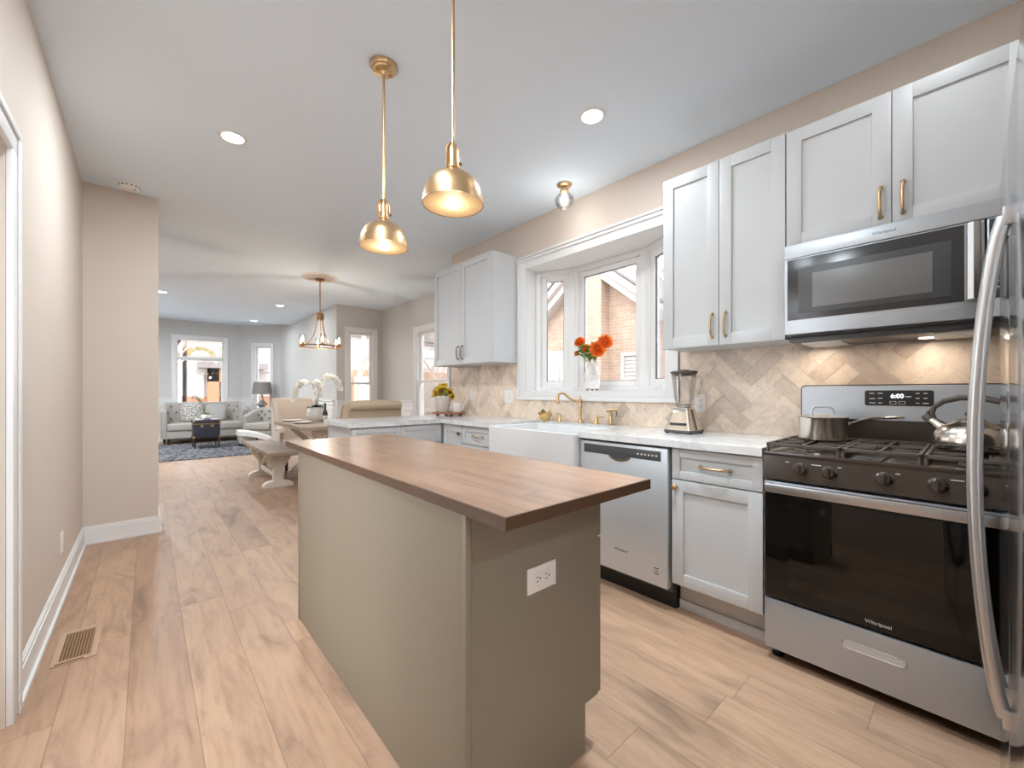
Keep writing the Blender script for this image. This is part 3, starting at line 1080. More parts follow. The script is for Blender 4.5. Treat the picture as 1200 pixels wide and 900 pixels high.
for (a, b) in ((RY0 + 0.006, RY0 + 0.262), (RY0 + 0.266, RY1 - 0.266), (RY1 - 0.262, RY1 - 0.006)):
    mb = MB()
    xa, xb = 2.035, 2.545
    for yy in (a, b - 0.012):
        mb.box(xa, xb, yy, yy + 0.012, GZ - 0.014, GZ, 0.003)
    for xx in (xa, (xa + xb) / 2 - 0.006, xb - 0.012):
        mb.box(xx, xx + 0.012, a, b, GZ - 0.014, GZ, 0.003)
    ym = (a + b) / 2
    mb.box(xa, xb, ym - 0.005, ym + 0.005, GZ - 0.012, GZ, 0.003)
    for xc in (2.165, 2.42):
        for s_ in (-1, 1):
            mb.box(xc - 0.005, xc + 0.005, ym + s_ * 0.035, a if s_ < 0 else b, GZ - 0.012, GZ, 0.003)
            for e_ in (0.22, -0.22):
                mb.bar((xc + s_ * 0.035, ym + e_ * 0.12, GZ - 0.006), (xc + s_ * 0.115, ym + e_ * 0.5, GZ - 0.006), 0.008, 0.01)
    for xx in (xa + 0.006, xb - 0.006):
        for yy in (a + 0.006, b - 0.006):
            mb.lathe([(0, 0), (0.007, 0), (0.006, GZ - 0.9035), (0, GZ - 0.9035)], (xx, yy, 0.9035), 8)
    mb.build('grate', 'iron', rg)
mb = MB()
mb.box(2.56, 2.655, RY0, RY1, 0.885, 1.03)
mb.build('backguard_base', 'enamel', rg)
mb = MB()
mb.loft([[(2.575, p[0], p[1]) for p in rrect(RY0 - 0.002, RY1 - 0.008, 1.0, 1.197, 0.02, 0)], [(2.655, p[0], p[1]) for p in rrect(RY0 - 0.002, RY1 - 0.008, 1.0, 1.197, 0.02, 0)]])
bgd = mb.build('backguard_edge', 'enamel', rg)
mb = MB()
mb.loft([[(2.570, p[0], p[1]) for p in rrect(RY0 + 0.004, RY1 - 0.014, 1.002, 1.19, 0.015, 0)], [(2.576, p[0], p[1]) for p in rrect(RY0 + 0.001, RY1 - 0.011, 1.0, 1.193, 0.018, 0)]])
bgp = mb.build('backguard', 'steel_h', rg)
mb = MB()
mb.loft([[(2.568, p[0], p[1]) for p in rrect(0.115, 0.345, 1.098, 1.168, 0.008, 0)], [(2.571, p[0], p[1]) for p in rrect(0.114, 0.346, 1.097, 1.169, 0.009, 0)]])
cd = mb.build('clock_panel', 'black', bgp)
text('6:00', 0.026, 'display', cd, (2.5678, 0.232, 1.142), (0, -1, 0), (0, 0, 1), 'clock_digits')
mb = MB()
for (yy, zz, ww) in ((0.32, 1.155, 0.018), (0.29, 1.155, 0.018), (0.318, 1.13, 0.02), (0.29, 1.132, 0.015), (0.318, 1.11, 0.022), (0.29, 1.11, 0.014), (0.165, 1.155, 0.012), (0.14, 1.155, 0.012), (0.165, 1.133, 0.012), (0.14, 1.133, 0.012), (0.165, 1.111, 0.012), (0.14, 1.111, 0.02), (0.195, 1.14, 0.02)):
    mb.box(2.5672, 2.568, yy - ww / 2, yy + ww / 2, zz - 0.002, zz + 0.002)
for yy in (0.246, 0.216):
    for (a, b, c, d) in ((-0.011, 0.011, -0.007, -0.0055), (-0.011, 0.011, 0.0055, 0.007), (-0.011, -0.0095, -0.007, 0.007), (0.0095, 0.011, -0.007, 0.007)):
        mb.box(2.5672, 2.568, yy + a, yy + b, 1.112 + c, 1.112 + d)
mb.build('lettering', 'ink_light', cd)

# ------------------------------------------------------------------ wall cabinets and microwave
def upper(y0, y1, z0, z1, split, label, hz, mat='brass', xf=2.36, pulls=True, hy=0.045):
    t = thing('wall_cabinet', label, 'cabinet', (2.5, (y0 + y1) / 2, z0))
    MB().box(xf, WX - 0.001, y0, y1, z0, z1).build('carcass', 'cab', t)
    B = mx(xf)
    for (a, b, ps) in ((y0, split, -1), (split, y1, 1)):
        d_ = shaker(B, a, b, z0 - 0.002, z1, t, fw=0.062)
        yy = split + ps * 0.035
        pull((xf - 0.02, yy, hz), (xf - 0.02, yy, hz + 0.128), (-1, 0, 0), d_, mat)
    return t


upper(0.612, 1.252, 1.42, 2.435, 0.926, 'tall white shaker wall cabinet between the bay window and the microwave', 1.465)
upper(-0.15, 0.610, 1.862, 2.43, 0.228, 'short white shaker wall cabinet directly above the microwave', 1.905)
upper(2.905, 3.905, 1.44, 2.455, 3.40, 'white shaker wall cabinet left of the bay window above the sunflower pot', 1.49, 'pewter')

mw = thing('microwave', 'stainless over the range microwave with smoked glass door', 'microwave', (2.45, 0.225, 1.405))
MY0, MY1 = -0.15, 0.598
MB().box(2.31, WX - 0.013, MY0, MY1, 1.425, 1.855).build('body', 'dark', mw)
mb = MB()
mb.box(2.33, WX - 0.02, MY0 + 0.01, MY1 - 0.005, 1.398, 1.425, 0.003)
ub = mb.build('vent_underside', 'dark', mw)
for yy in (0.5, 0.06):
    MB().box(2.36, 2.6, yy - 0.1, yy + 0.05, 1.392, 1.399).build('grease_filter', 'steel', ub)
mb = MB()
mb.box(2.27, 2.31, MY0, MY1, 1.79, 1.853, 0.004)
for yy in (0.42, 0.03):
    MB().lathe([(0, 0), (0.03, 0), (0.03, 0.004), (0, 0.004)], (2.53, yy + 0.1, 1.394), 20).build('cooktop_lamp', 'frost_dim', ub)
    light('lamp', 'AREA', (2.53, yy + 0.1, 1.388), 0.25, (1.0, 0.86, 0.70), 0.06, parent=mw)
top = mb.build('top_strip', 'steel_h', mw)
text('Whirlpool', 0.018, 'ink', top, (2.2694, 0.245, 1.822), (0, -1, 0), (0, 0, 1), 'brand_lettering')
mb = MB()
mb.box(2.27, 2.31, -0.028, MY1, 1.432, 1.788, 0.004)
mdoor = mb.build('door', 'steel_h', mw)
MB().box(2.2675, 2.271, 0.022, MY1 - 0.012, 1.498, 1.782, 0.001).build('door_glass', 'micro', mdoor)
sc_ = MB().box(2.2665, 2.268, 0.055, MY1 - 0.055, 1.525, 1.735, 0.0005).build('window_surround', 'dark', mdoor)
MB().box(2.2655, 2.2668, 0.105, MY1 - 0.11, 1.548, 1.705, 0.0004).build('window_screen', 'micro_in', sc_)
mb = MB()
mb.loft([[(2.2675, -0.02, z), (2.2675, 0.018, z), (2.245, 0.014, z), (2.238, -0.001, z), (2.245, -0.016, z)] for z in (1.50, 1.78)])
mb.build('handle', 'handle', mdoor, sharp=50)
mb = MB()
mb.box(2.27, 2.31, MY0, -0.033, 1.432, 1.788, 0.004)
cpn = mb.build('control_panel', 'steel_h', mw)
k_ = MB().box(2.2675, 2.271, MY0 + 0.004, -0.038, 1.498, 1.784, 0.001).build('keypad', 'micro', cpn)
MB().box(2.2665, 2.268, MY0 + 0.03, -0.06, 1.715, 1.745).build('display', 'micro_in', k_)
mb = MB()
for r_ in range(8):
    for c_ in range(3):
        mb.box(2.2668, 2.2676, -0.062 - c_ * 0.026, -0.054 - c_ * 0.026, 1.535 + r_ * 0.021, 1.5385 + r_ * 0.021)
mb.build('key_marks', 'ink_light', k_)

# ------------------------------------------------------------------ fridge
FF = -0.052
fg = thing('fridge', 'tall stainless fridge with long bowed handles beside the cooking range', 'fridge', (1.4, -0.45, 0))
FX0, FX1 = 0.98, 1.885
MB().box(FX0 + 0.01, FX1 - 0.01, -0.85, -0.115, 0.03, 1.76).build('body', 'dark', fg)
MB().box(FX0 + 0.03, FX1 - 0.03, -0.8, -0.12, 0.0, 0.03).build('plinth', 'black', fg)
FS = 1.40
for (a, b, hx) in ((FX0, FS - 0.002, FS - 0.05), (FS + 0.002, FX1, FS + 0.05)):
    mb = MB()
    mb.box(a, b, -0.112, FF, 0.05, 1.775, 0.012, 3)
    dd = mb.build('door', 'fridge', fg)
    mb = MB()
    pts = []
    for i in range(25):
        t = i / 24
        z = 0.475 + 1.055 * t
        pts.append((hx, FF + 0.008 + 0.042 * math.sin(PI * t) ** 0.7, z))
    mb.tube(pts, 0.0125, 12, flat=0.8)
    for z in (0.475, 1.53):
        mb.box(hx - 0.012, hx + 0.012, FF - 0.004, FF + 0.012, z - 0.02, z + 0.02, 0.004)
    mb.build('handle', 'handle', dd)

# ------------------------------------------------------------------ island
IX0, IX1, IY0, IY1 = 0.576, 1.172, 0.668, 2.53
mb = MB()
mb.box(IX0 + 0.004, IX1 - 0.004, IY0 + 0.004, IY1 - 0.004, 0.86, 0.89)
iw = mb.build('island_worktop', 'butcher', loc=((IX0 + IX1) / 2, 1.6, 0.86), label='long walnut butcher block worktop lying on the taupe island', cat='worktop')
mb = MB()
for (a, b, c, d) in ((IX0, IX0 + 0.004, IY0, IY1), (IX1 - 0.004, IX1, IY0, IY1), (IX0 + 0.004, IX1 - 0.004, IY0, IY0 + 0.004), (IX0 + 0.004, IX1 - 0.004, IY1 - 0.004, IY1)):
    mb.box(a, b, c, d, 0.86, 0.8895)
eb = mb.build('shaded_edge_band', 'edgewood', iw, label='worktop edge darkened for shade')
isl = thing('island_cabinet', 'taupe painted kitchen island cabinet standing on the plank floor', 'island', (0.85, 1.57, 0))
BX0, BX1, BY0, BY1 = 0.582, 1.112, 0.824, 2.30
MB().box(BX0 + 0.012, BX1 - 0.0, BY0 + 0.004, BY1 - 0.01, TK - 0.005, 0.86).build('carcass', 'island', isl)
MB().box(BX0 + 0.02, BX1 - 0.055, BY0 + 0.008, BY1 - 0.01, 0, TK).build('toe_kick', 'island', isl)
MB().box(BX0 + 0.002, BX0 + 0.014, BY0 + 0.014, BY1 - 0.012, 0.0, 0.8598).build('side_panel', 'island', isl)
mb = MB()
mb.box(BX0 - 0.002, BX0 + 0.016, BY0 - 0.002, BY0 + 0.013, 0.0, 0.8598, 0.002)
mb.build('corner_post', 'island', isl)
mb = MB()
mb.box(BX0 - 0.002, BX0 + 0.016, BY1 - 0.012, BY1 + 0.003, 0.0, 0.8598, 0.002)
mb.build('corner_post', 'island', isl)
MB().box(BX0 + 0.017, BX1 - 0.001, BY0, BY0 + 0.006, TK, 0.8598).build('end_panel', 'island', isl)
Bp = px_(BX1)
for i in range(3):
    a = BY0 + 0.002 + i * 0.491
    d = shaker(Bp, a, a + 0.489, TK, 0.68, isl, 'island')
    knob((BX1 + 0.02, a + 0.45, 0.64), (1, 0, 0), d)
    d = shaker(Bp, a, a + 0.489, 0.684, 0.852, isl, 'island', 'drawer', 0.042)
    knob((BX1 + 0.02, a + 0.245, 0.77), (1, 0, 0), d)


def outlet(face, parent, w_, h_, horiz=True, gangs=1, name='outlet', kind='outlet'):
    """face(u,v,w) -> point, centred"""
    def bx(u0, u1, v0, v1, w0, w1, mb, bev=0.0):
        mb.hexa([face(u0, v0, w0), face(u1, v0, w0), face(u1, v1, w0), face(u0, v1, w0), face(u0, v0, w1), face(u1, v0, w1), face(u1, v1, w1), face(u0, v1, w1)], bev)
    mb = MB()
    bx(-w_ / 2, w_ / 2, -h_ / 2, h_ / 2, 0, 0.005, mb, 0.0018)
    pl = mb.build('cover_plate' if parent else name, 'plastic', parent, loc=None if parent else tuple(face(0, 0, 0)))
    p = pl if parent else pl
    for g in range(gangs):
        gu = (g - (gangs - 1) / 2) * 0.046
        mb = MB()
        if kind == 'switch' or (gangs > 1 and g == 0):
            bx(gu - 0.016, gu + 0.016, -0.033, 0.033, 0.0045, 0.0075, mb, 0.001)
            o = mb.build('rocker', 'plastic', p)
            continue
        if horiz:
            bx(-0.033, 0.033, -0.016, 0.016, 0.0045, 0.0068, mb, 0.001)
        else:
            bx(gu - 0.016, gu + 0.016, -0.033, 0.033, 0.0045, 0.0068, mb, 0.001)
        o = mb.build('receptacle', 'plastic', p)
        mb = MB()
        for s_ in (-0.018, 0.018):
            for (du, dv, a, b) in ((-0.003, 0.006, 0.0055, 0.0012), (-0.003, -0.006, 0.0045, 0.0012), (0.008, 0.0, 0.0026, 0.0026)):
                if horiz:
                    bx(s_ + du - a / 1.2, s_ + du + a / 1.2, dv - b, dv + b, 0.0066, 0.0072, mb)
                else:
                    bx(gu + dv - b, gu + dv + b, s_ - du - a / 1.2, s_ - du + a / 1.2, 0.0066, 0.0072, mb)
        mb.build('slots', 'slot', o)
    return pl


oc = Vector((0.845, BY0, 0.6315))
outlet(lambda u, v, w_: oc + Vector((u, -w_, v)), isl, 0.115, 0.072)
oc2 = Vector((WX - 0.0112, 3.63, 1.125))
o = outlet(lambda u, v, w_: oc2 + Vector((-w_, -u, v)), None, 0.075, 0.085, False, 1, 'outlet_plate')
tag(o, 'small white outlet plate on the tiles beside the sunflower pot', 'outlet')
oc3 = Vector((WX - 0.0112, 3.035, 1.118))
o2 = outlet(lambda u, v, w_: oc3 + Vector((-w_, -u, v)), None, 0.118, 0.13, False, 2, 'outlet_plate')
tag(o2, 'wide white switch and outlet plate on the tiles next to the bay window casing', 'outlet')
oc4 = Vector((LX, 3.47, 0.30))
o3 = outlet(lambda u, v, w_: oc4 + Vector((w_, u, v)), None, 0.072, 0.115, False, 1, 'outlet_plate')
tag(o3, 'white outlet plate low on the left wall above the baseboard', 'outlet')
oc5 = Vector((WX - 0.0112, 1.165, 1.09))
o4 = outlet(lambda u, v, w_: oc5 + Vector((-w_, -u, v)), None, 0.072, 0.115, False, 1, 'outlet_plate')
tag(o4, 'white outlet plate on the tiles behind the countertop blender', 'outlet')

# floor register
vt = thing('floor_register', 'wooden framed floor register set into planks by the left wall', 'vent', (-0.23, 2.74, 0))
mb = MB()
va = (-0.305, -0.165, 2.57, 2.90)
for (a, b, c, d) in ((va[0], va[0] + 0.022, va[2], va[3]), (va[1] - 0.022, va[1], va[2], va[3]), (va[0] + 0.022, va[1] - 0.022, va[2], va[2] + 0.03), (va[0] + 0.022, va[1] - 0.022, va[3] - 0.03, va[3])):
    mb.box(a, b, c, d, 0.0005, 0.006, 0.0015)
mb.build('frame', 'ventwood', vt)
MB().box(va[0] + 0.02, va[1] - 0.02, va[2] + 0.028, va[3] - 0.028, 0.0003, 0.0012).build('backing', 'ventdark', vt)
mb = MB()
for i in range(9):
    xx = va[0] + 0.028 + i * 0.0104
    mb.box(xx, xx + 0.0045, va[2] + 0.03, va[3] - 0.03, 0.001, 0.0048)
for i in range(20):
    yy = va[2] + 0.036 + i * 0.0134
    mb.box(va[0] + 0.023, va[1] - 0.023, yy, yy + 0.004, 0.001, 0.0046)
mb.build('grille', 'ventmetal', vt)
MB().box(va[0] + 0.012, va[1] - 0.04, va[2] + 0.004, va[2] + 0.01, 0.006, 0.0075).build('damper_slot', 'ventdark', vt)

# ------------------------------------------------------------------ ceiling lamps
def can(x, y, label, z=CEIL, r=0.078, watt=CAN_W, grp='recessed ceiling lights', spread=None):
    t = thing('recessed_light', label, 'ceiling light', (x, y, z), grp)
    mb = MB()
    mb.lathe([(r * 0.72, -0.001), (r * 0.78, -0.006), (r, -0.004), (r * 1.02, 0.0), (r * 0.72, 0.0)], (x, y, z), 32)
    mb.build('trim_ring', 'trim', t)
    MB().lathe([(0, -0.002), (r * 0.73, -0.002), (r * 0.73, -0.0005), (0, -0.0005)], (x, y, z), 32).build('lens', 'frost', t)
    light('lamp', 'AREA', (x, y, z - 0.012), watt, (0.865, 0.955, 1.02), r * 1.4, parent=t, spread=spread)
    return t


can(0.405, 3.10, 'recessed ceiling light nearest the left wall, above the walkway beside the island')
can(1.934, 1.472, 'recessed ceiling light in front of the glass flush mount light and wall cabinets', watt=4)
can(0.10, 0.95, 'added unseen ceiling fill light over the walkway near end, beside the added left wall door', watt=8)  # lamp added out of view to brighten range and base cabinets
can(1.50, 0.80, 'added unseen ceiling fill light above the floor between island and oven door', watt=3.2, spread=1.3)  # unseen lamp added to lift the aisle floor
can(0.405, 1.40, 'added unseen ceiling fill light above the near end of the island walkway', watt=3)  # added fill, out of view above the island walkway
can(1.93, 0.10, 'added unseen ceiling fill light above the floor in front of the range', watt=1.0)  # unseen lamp added to fill the range front
can(0.20, -1.6, 'added unseen ceiling fill light in the passage behind the kitchen')  # added lamp, unseen, for fill from the passage
can(0.183, 8.617, 'recessed ceiling light at the edge of the left wall return in the living room')
can(1.84, 8.525, 'recessed ceiling light between the chandelier and the living room bay', watt=4)
can(-0.45, 6.6, 'added ceiling fill light hidden behind the wall return in the dining room', watt=6)  # unseen lamp added to brighten the dining side
can(-0.45, 10.0, 'added unseen ceiling fill light over the hidden left end of the shag rug', watt=36)  # unseen lamp added to brighten the living room walls
can(1.80, 10.74, 'recessed ceiling light farthest away, closest to the tall narrow bay window', watt=4)


def pendant(x, y, label):
    t = thing('pendant_light', label, 'pendant light', (x, y, CEIL), 'brass dome pendants over the island')
    mb = MB()
    mb.lathe([(0, 0), (0.064, 0), (0.064, -0.012), (0.058, -0.022), (0.05, -0.024), (0.046, -0.03), (0.02, -0.036), (0.012, -0.05), (0, -0.05)], (x, y, CEIL), 32)
    c_ = mb.build('canopy', 'brass', t)
    mb = MB()
    for s_ in (-1, 1):
        mb.ball((x + s_ * 0.034, y, CEIL - 0.036), 0.006, 10)
    mb.build('canopy_screw', 'bronze', c_)
    zr = 1.872
    zt = zr + 0.118
    MB().tube([(x, y, CEIL - 0.045), (x, y, zt + 0.11)], 0.0065, 12).build('rod', 'brass', t)
    mb = MB()
    mb.lathe([(0, 0.12), (0.008, 0.12), (0.012, 0.105), (0.016, 0.10), (0.02, 0.085), (0.021, 0.03), (0.026, 0.028), (0.026, 0.018), (0.022, 0.016), (0.03, 0.0), (0.03, -0.006), (0, -0.006)], (x, y, zt), 24)
    so = mb.build('socket', 'brass', t)
    mb = MB()
    mb.tube([(x - 0.024, y, zt + 0.02), (x - 0.027, y, zt + 0.09), (x - 0.012, y, zt + 0.112), (x + 0.012, y, zt + 0.112), (x + 0.027, y, zt + 0.09), (x + 0.024, y, zt + 0.02)], 0.005, 8)
    mb.lathe([(0, 0), (0.006, 0), (0.006, 0.014), (0, 0.014)], (x + 0.024, y, zt + 0.05), 12, (1, 0, 0))
    mb.build('yoke', 'bronze', so)
    R = 0.116
    prof = [(0.03, 0.118), (0.05, 0.114), (0.072, 0.103), (0.091, 0.084), (0.105, 0.058), (0.113, 0.028), (R, 0.0)]
    mb = MB()
    mb.lathe(prof + [(R - 0.0015, 0.0), (R - 0.004, 0.001), (0.1105, 0.028), (0.1025, 0.057), (0.0885, 0.082), (0.07, 0.1), (0.049, 0.111), (0.028, 0.114)], (x, y, zr), 48)
    sh = mb.build('shade', 'brass', t)
    mb = MB()
    mb.lathe([(R - 0.0045, 0.0012), (0.1095, 0.028), (0.1015, 0.0565), (0.0875, 0.0815), (0.069, 0.0992), (0.048, 0.110), (0.02, 0.1115)], (x, y, zr), 48, )
    mb.build('shade_lining', 'brass_in', sh)
    mb = MB()
    mb.lathe([(0, 0.0), (0.018, 0.004), (0.029, 0.018), (0.032, 0.034), (0.028, 0.052), (0.017, 0.072), (0.014, 0.1), (0, 0.1)], (x, y, zr - 0.014), 24)
    mb.build('bulb', 'bulb', t)
    light('lamp', 'POINT', (x, y, zr - 0.03), 0.25, (1.0, 0.86, 0.66), 0.035, parent=t)
    return t


pendant(0.87, 1.925, 'brass dome pendant over the far half of the island with its ceiling canopy in view')
pendant(0.87, 1.315, 'brass dome pendant over the near end of the island, closer to the sink')

# glass globe flush light above the sink
t = thing('flush_mount_light', 'small brass flush light with clear glass globe above the sink', 'ceiling light', (2.41, 2.10, CEIL))
x, y = 2.41, 2.10
MB().lathe([(0, 0), (0.058, 0), (0.058, -0.006), (0.048, -0.016), (0.03, -0.022), (0.018, -0.028), (0.016, -0.044), (0.036, -0.05), (0.036, -0.064), (0.03, -0.07), (0, -0.07)], (x, y, CEIL), 28).build('canopy', 'brass', t)
MB().lathe([(0.032, -0.066), (0.05, -0.078), (0.068, -0.1), (0.074, -0.125), (0.068, -0.152), (0.046, -0.176), (0.044, -0.176), (0.066, -0.152), (0.072, -0.125), (0.066, -0.1), (0.048, -0.079), (0.03, -0.068)], (x, y, CEIL), 32).build('glass_globe', 'jar', t)
MB().lathe([(0, -0.068), (0.016, -0.07), (0.016, -0.09), (0.029, -0.112), (0.028, -0.135), (0.015, -0.15), (0, -0.152)], (x, y, CEIL), 20).build('bulb', 'bulb', t)
light('lamp', 'POINT', (x, y, CEIL - 0.2), 0.8, (1.0, 0.98, 0.95), 0.04, parent=t)

# smoke detector
t = thing('smoke_detector', 'round white smoke detector on the ceiling near the wall return', 'smoke detector', (-0.10, 4.33, CEIL))
MB().lathe([(0, 0), (0.068, 0), (0.068, -0.012), (0.062, -0.016), (0.062, -0.03), (0.05, -0.042), (0, -0.045)], (-0.10, 4.33, CEIL), 28).build('case', 'plastic', t)
mb = MB()
for i in range(14):
    a = 2 * PI * i / 14
    mb.box(-0.10 + 0.0605 * math.cos(a) - 0.004, -0.10 + 0.0605 * math.cos(a) + 0.004, 4.33 + 0.0605 * math.sin(a) - 0.004, 4.33 + 0.0605 * math.sin(a) + 0.004, CEIL - 0.027, CEIL - 0.018)
mb.lathe([(0, 0), (0.006, 0), (0.006, -0.003), (0, -0.003)], (-0.07, 4.30, CEIL - 0.0425), 10)
mb.build('vent_slots', 'ink', t)

# ------------------------------------------------------------------ things on the worktop
T = CT1
# kitchen tap set
t = thing('faucet', 'champagne brass faucet with curved spout behind the apron sink', 'faucet', (2.585, 2.085, T))
x, y = 2.585, 2.085
MB().lathe([(0, 0), (0.026, 0), (0.026, 0.006), (0.02, 0.012), (0.015, 0.02), (0.0135, 0.06), (0.0135, 0.13), (0.017, 0.134), (0.0135, 0.14), (0.013, 0.165), (0.019, 0.17), (0.019, 0.184), (0.012, 0.19), (0.007, 0.2), (0.006, 0.215), (0.003, 0.222), (0, 0.222)], (x, y, T), 24).build('column', 'brass', t)
mb = MB()
dv = Vector((-0.80, 0.60, 0))
sp = [(0, 0.176), (0.03, 0.176), (0.06, 0.182), (0.085, 0.198), (0.105, 0.214), (0.12, 0.228), (0.138, 0.238), (0.16, 0.238), (0.175, 0.229), (0.182, 0.213), (0.183, 0.192)]
mb.tube([Vector((x, y, T)) + dv * a + Vector((0, 0, b)) for a, b in sp], [0.011, 0.0105, 0.01, 0.01, 0.01, 0.01, 0.01, 0.01, 0.0105, 0.012, 0.013], 12)
e_ = Vector((x, y, T)) + dv * 0.183
mb.lathe([(0, 0.155), (0.013, 0.156), (0.016, 0.16), (0.016, 0.168), (0.012, 0.176), (0.012, 0.195), (0, 0.196)], e_, 18)
mb.build('spout', 'brass', t, sharp=60)

t = thing('soap_dispenser', 'small conical brass soap dispenser left of the faucet', 'soap dispenser', (2.59, 2.31, T))
MB().lathe([(0, 0), (0.023, 0), (0.023, 0.005), (0.019, 0.012), (0.012, 0.05), (0.008, 0.055), (0.008, 0.066), (0, 0.067)], (2.59, 2.31, T), 20).build('body', 'brass', t)
MB().tube([(2.59, 2.31, T + 0.06), (2.58, 2.305, T + 0.072), (2.54, 2.29, T + 0.07), (2.525, 2.286, T + 0.062)], 0.004, 8).build('nozzle', 'brass', t)

t = thing('tap_lever', 'brass single lever tap handle right of the faucet', 'tap handle', (2.585, 1.93, T))
MB().lathe([(0, 0), (0.026, 0), (0.026, 0.005), (0.02, 0.012), (0.019, 0.03), (0.014, 0.045), (0.008, 0.055), (0.006, 0.07), (0, 0.074)], (2.585, 1.93, T), 20).build('body', 'brass', t)
mb = MB()
mb.tube([(2.585, 1.93, T + 0.05), (2.572, 1.905, T + 0.053), (2.55, 1.86, T + 0.058), (2.54, 1.835, T + 0.06)], [0.006, 0.005, 0.0045, 0.006], 10)
mb.ball((2.538, 1.83, T + 0.06), 0.007, 10)
mb.build('lever', 'brass', t)

t = thing('side_sprayer', 'brass side sprayer with trigger standing rightmost behind the sink', 'sprayer', (2.585, 1.795, T))
MB().lathe([(0, 0), (0.026, 0), (0.026, 0.005), (0.017, 0.012), (0.016, 0.05), (0.012, 0.055), (0.011, 0.09), (0.014, 0.098), (0, 0.1)], (2.585, 1.795, T), 20).build('holder', 'brass', t)
mb = MB()
mb.lathe([(0, 0), (0.012, 0.002), (0.015, 0.014), (0.011, 0.03), (0.011, 0.07), (0.014, 0.078), (0.0, 0.08)], (2.555, 1.82, T + 0.108), 18, (0.6, -0.75, 0.12))
mb.build('spray_head', 'brass', t)
MB().tube([(2.595, 1.775, T + 0.118), (2.60, 1.76, T + 0.105), (2.598, 1.755, T + 0.08), (2.59, 1.757, T + 0.06)], [0.003, 0.004, 0.004, 0.003], 8).build('trigger', 'dark', t)

# vase and its flowers on the window seat
VZ = 1.173
vx, vy = 2.79, 2.125
t = thing('vase', 'tall white ribbed ceramic vase on little feet on the bay window seat', 'vase', (vx, vy, VZ))
mb = MB()
mb.lathe([(0, 0.012), (0.05, 0.012), (0.062, 0.02), (0.064, 0.04), (0.062, 0.06), (0.0635, 0.08), (0.061, 0.1), (0.0635, 0.12), (0.061, 0.14), (0.06, 0.16), (0.045, 0.185), (0.04, 0.2), (0.046, 0.222), (0.056, 0.238), (0.053, 0.238), (0.042, 0.222), (0.036, 0.2), (0.04, 0.185), (0.055, 0.16), (0.055, 0.03), (0, 0.03)], (vx, vy, VZ), 36)
mb.build('body', 'ceramic', t)
for i in range(3):
    a = 2 * PI * i / 3 + 0.6
    MB().ball((vx + 0.045 * math.cos(a), vy + 0.045 * math.sin(a), VZ + 0.009), 0.009, 10).build('foot', 'pewter', t)
mb = MB()
for i in range(5):
    zz = VZ + 0.05 + i * 0.02
    mb.lathe([(0.0625, 0), (0.0655, 0.003), (0.0625, 0.006)], (vx, vy, zz), 36)
mb.build('rib', 'ceramic', t)


def bloom(mb, c, r, axis, layers=5, n0=11):
    axis = Vector(axis).normalized()
    e1 = axis.orthogonal().normalized()
    e2 = axis.cross(e1)
    for L in range(layers):
        tilt = math.radians(8 + 70 * L / max(1, layers - 1))
        n = max(5, n0 - L)
        for i in range(n):
            a = 2 * PI * (i + 0.5 * (L % 2)) / n + random.uniform(-0.1, 0.1)
            rad = e1 * math.cos(a) + e2 * math.sin(a)
            dd = rad * math.cos(tilt) + axis * math.sin(tilt)
            mb.petal(Vector(c) + rad * r * 0.12 + axis * r * 0.12 * L, dd, axis * math.cos(tilt) - rad * math.sin(tilt), r * (1.0 - 0.1 * L), r * 0.52, 0.22)


def flower(base, tip, r, axis, label, grp, cat='flower', leaves=3, mat='orange'):
    t = thing('orange_flower', label, cat, base, grp)
    b_, tp = Vector(base), Vector(tip)
    mid = b_ * 0.45 + tp * 0.55 + Vector((0, 0, 0.02))
    pts = [b_, b_ * 0.6 + mid * 0.4, mid, tp]
    MB().tube(pts, 0.003, 6).build('stem', 'green', t)
    mb = MB()
    bloom(mb, tp, r, axis, 6, 13)
    mb.ball(tp + Vector(axis).normalized() * r * 0.2, r * 0.4, 10)
    mb.build('bloom', mat, t, sharp=80, keep=True)
    mb = MB()
    for i in range(leaves):
        a = random.uniform(0, 2 * PI)
        p = mid * 0.85 + b_ * 0.15 + Vector((0, 0, random.uniform(0.0, 0.05)))
        d_ = Vector((math.cos(a), math.sin(a), random.uniform(0.1, 0.9)))
        mb.petal(p, d_, (0, 0, 1), random.uniform(0.07, 0.11), 0.055, -0.1)
    mb.build('leaves', 'green', t, sharp=80, keep=True)


vb = (vx, vy, VZ + 0.2)
gr_ = 'orange flowers in the white vase'
V3 = Vector((-0.75, -0.55, 0.25))
flower(vb, (vx - 0.02, vy + 0.105, VZ + 0.405), 0.05, V3 + Vector((0, 0.4, 0.3)), 'orange flower standing highest on the left of the vase', gr_, leaves=20)
flower((vx - 0.01, vy, VZ + 0.2), (vx - 0.05, vy + 0.02, VZ + 0.345), 0.042, V3, 'half hidden orange flower low in the middle of the bunch', gr_, leaves=24)
flower((vx, vy - 0.01, VZ + 0.2), (vx - 0.03, vy - 0.15, VZ + 0.385), 0.062, V3 + Vector((0, -0.2, 0.2)), 'orange flower topmost of the right pair', gr_, leaves=20)
flower((vx + 0.01, vy - 0.01, VZ + 0.2), (vx - 0.08, vy - 0.115, VZ + 0.325), 0.066, V3, 'largest orange flower, the lower of the right pair', gr_, leaves=24)
flower((vx, vy + 0.01, VZ + 0.2), (vx - 0.05, vy + 0.115, VZ + 0.315), 0.026, V3 + Vector((0, 0.5, 0)), 'small orange bud hanging at the left of the bunch', gr_, leaves=7)

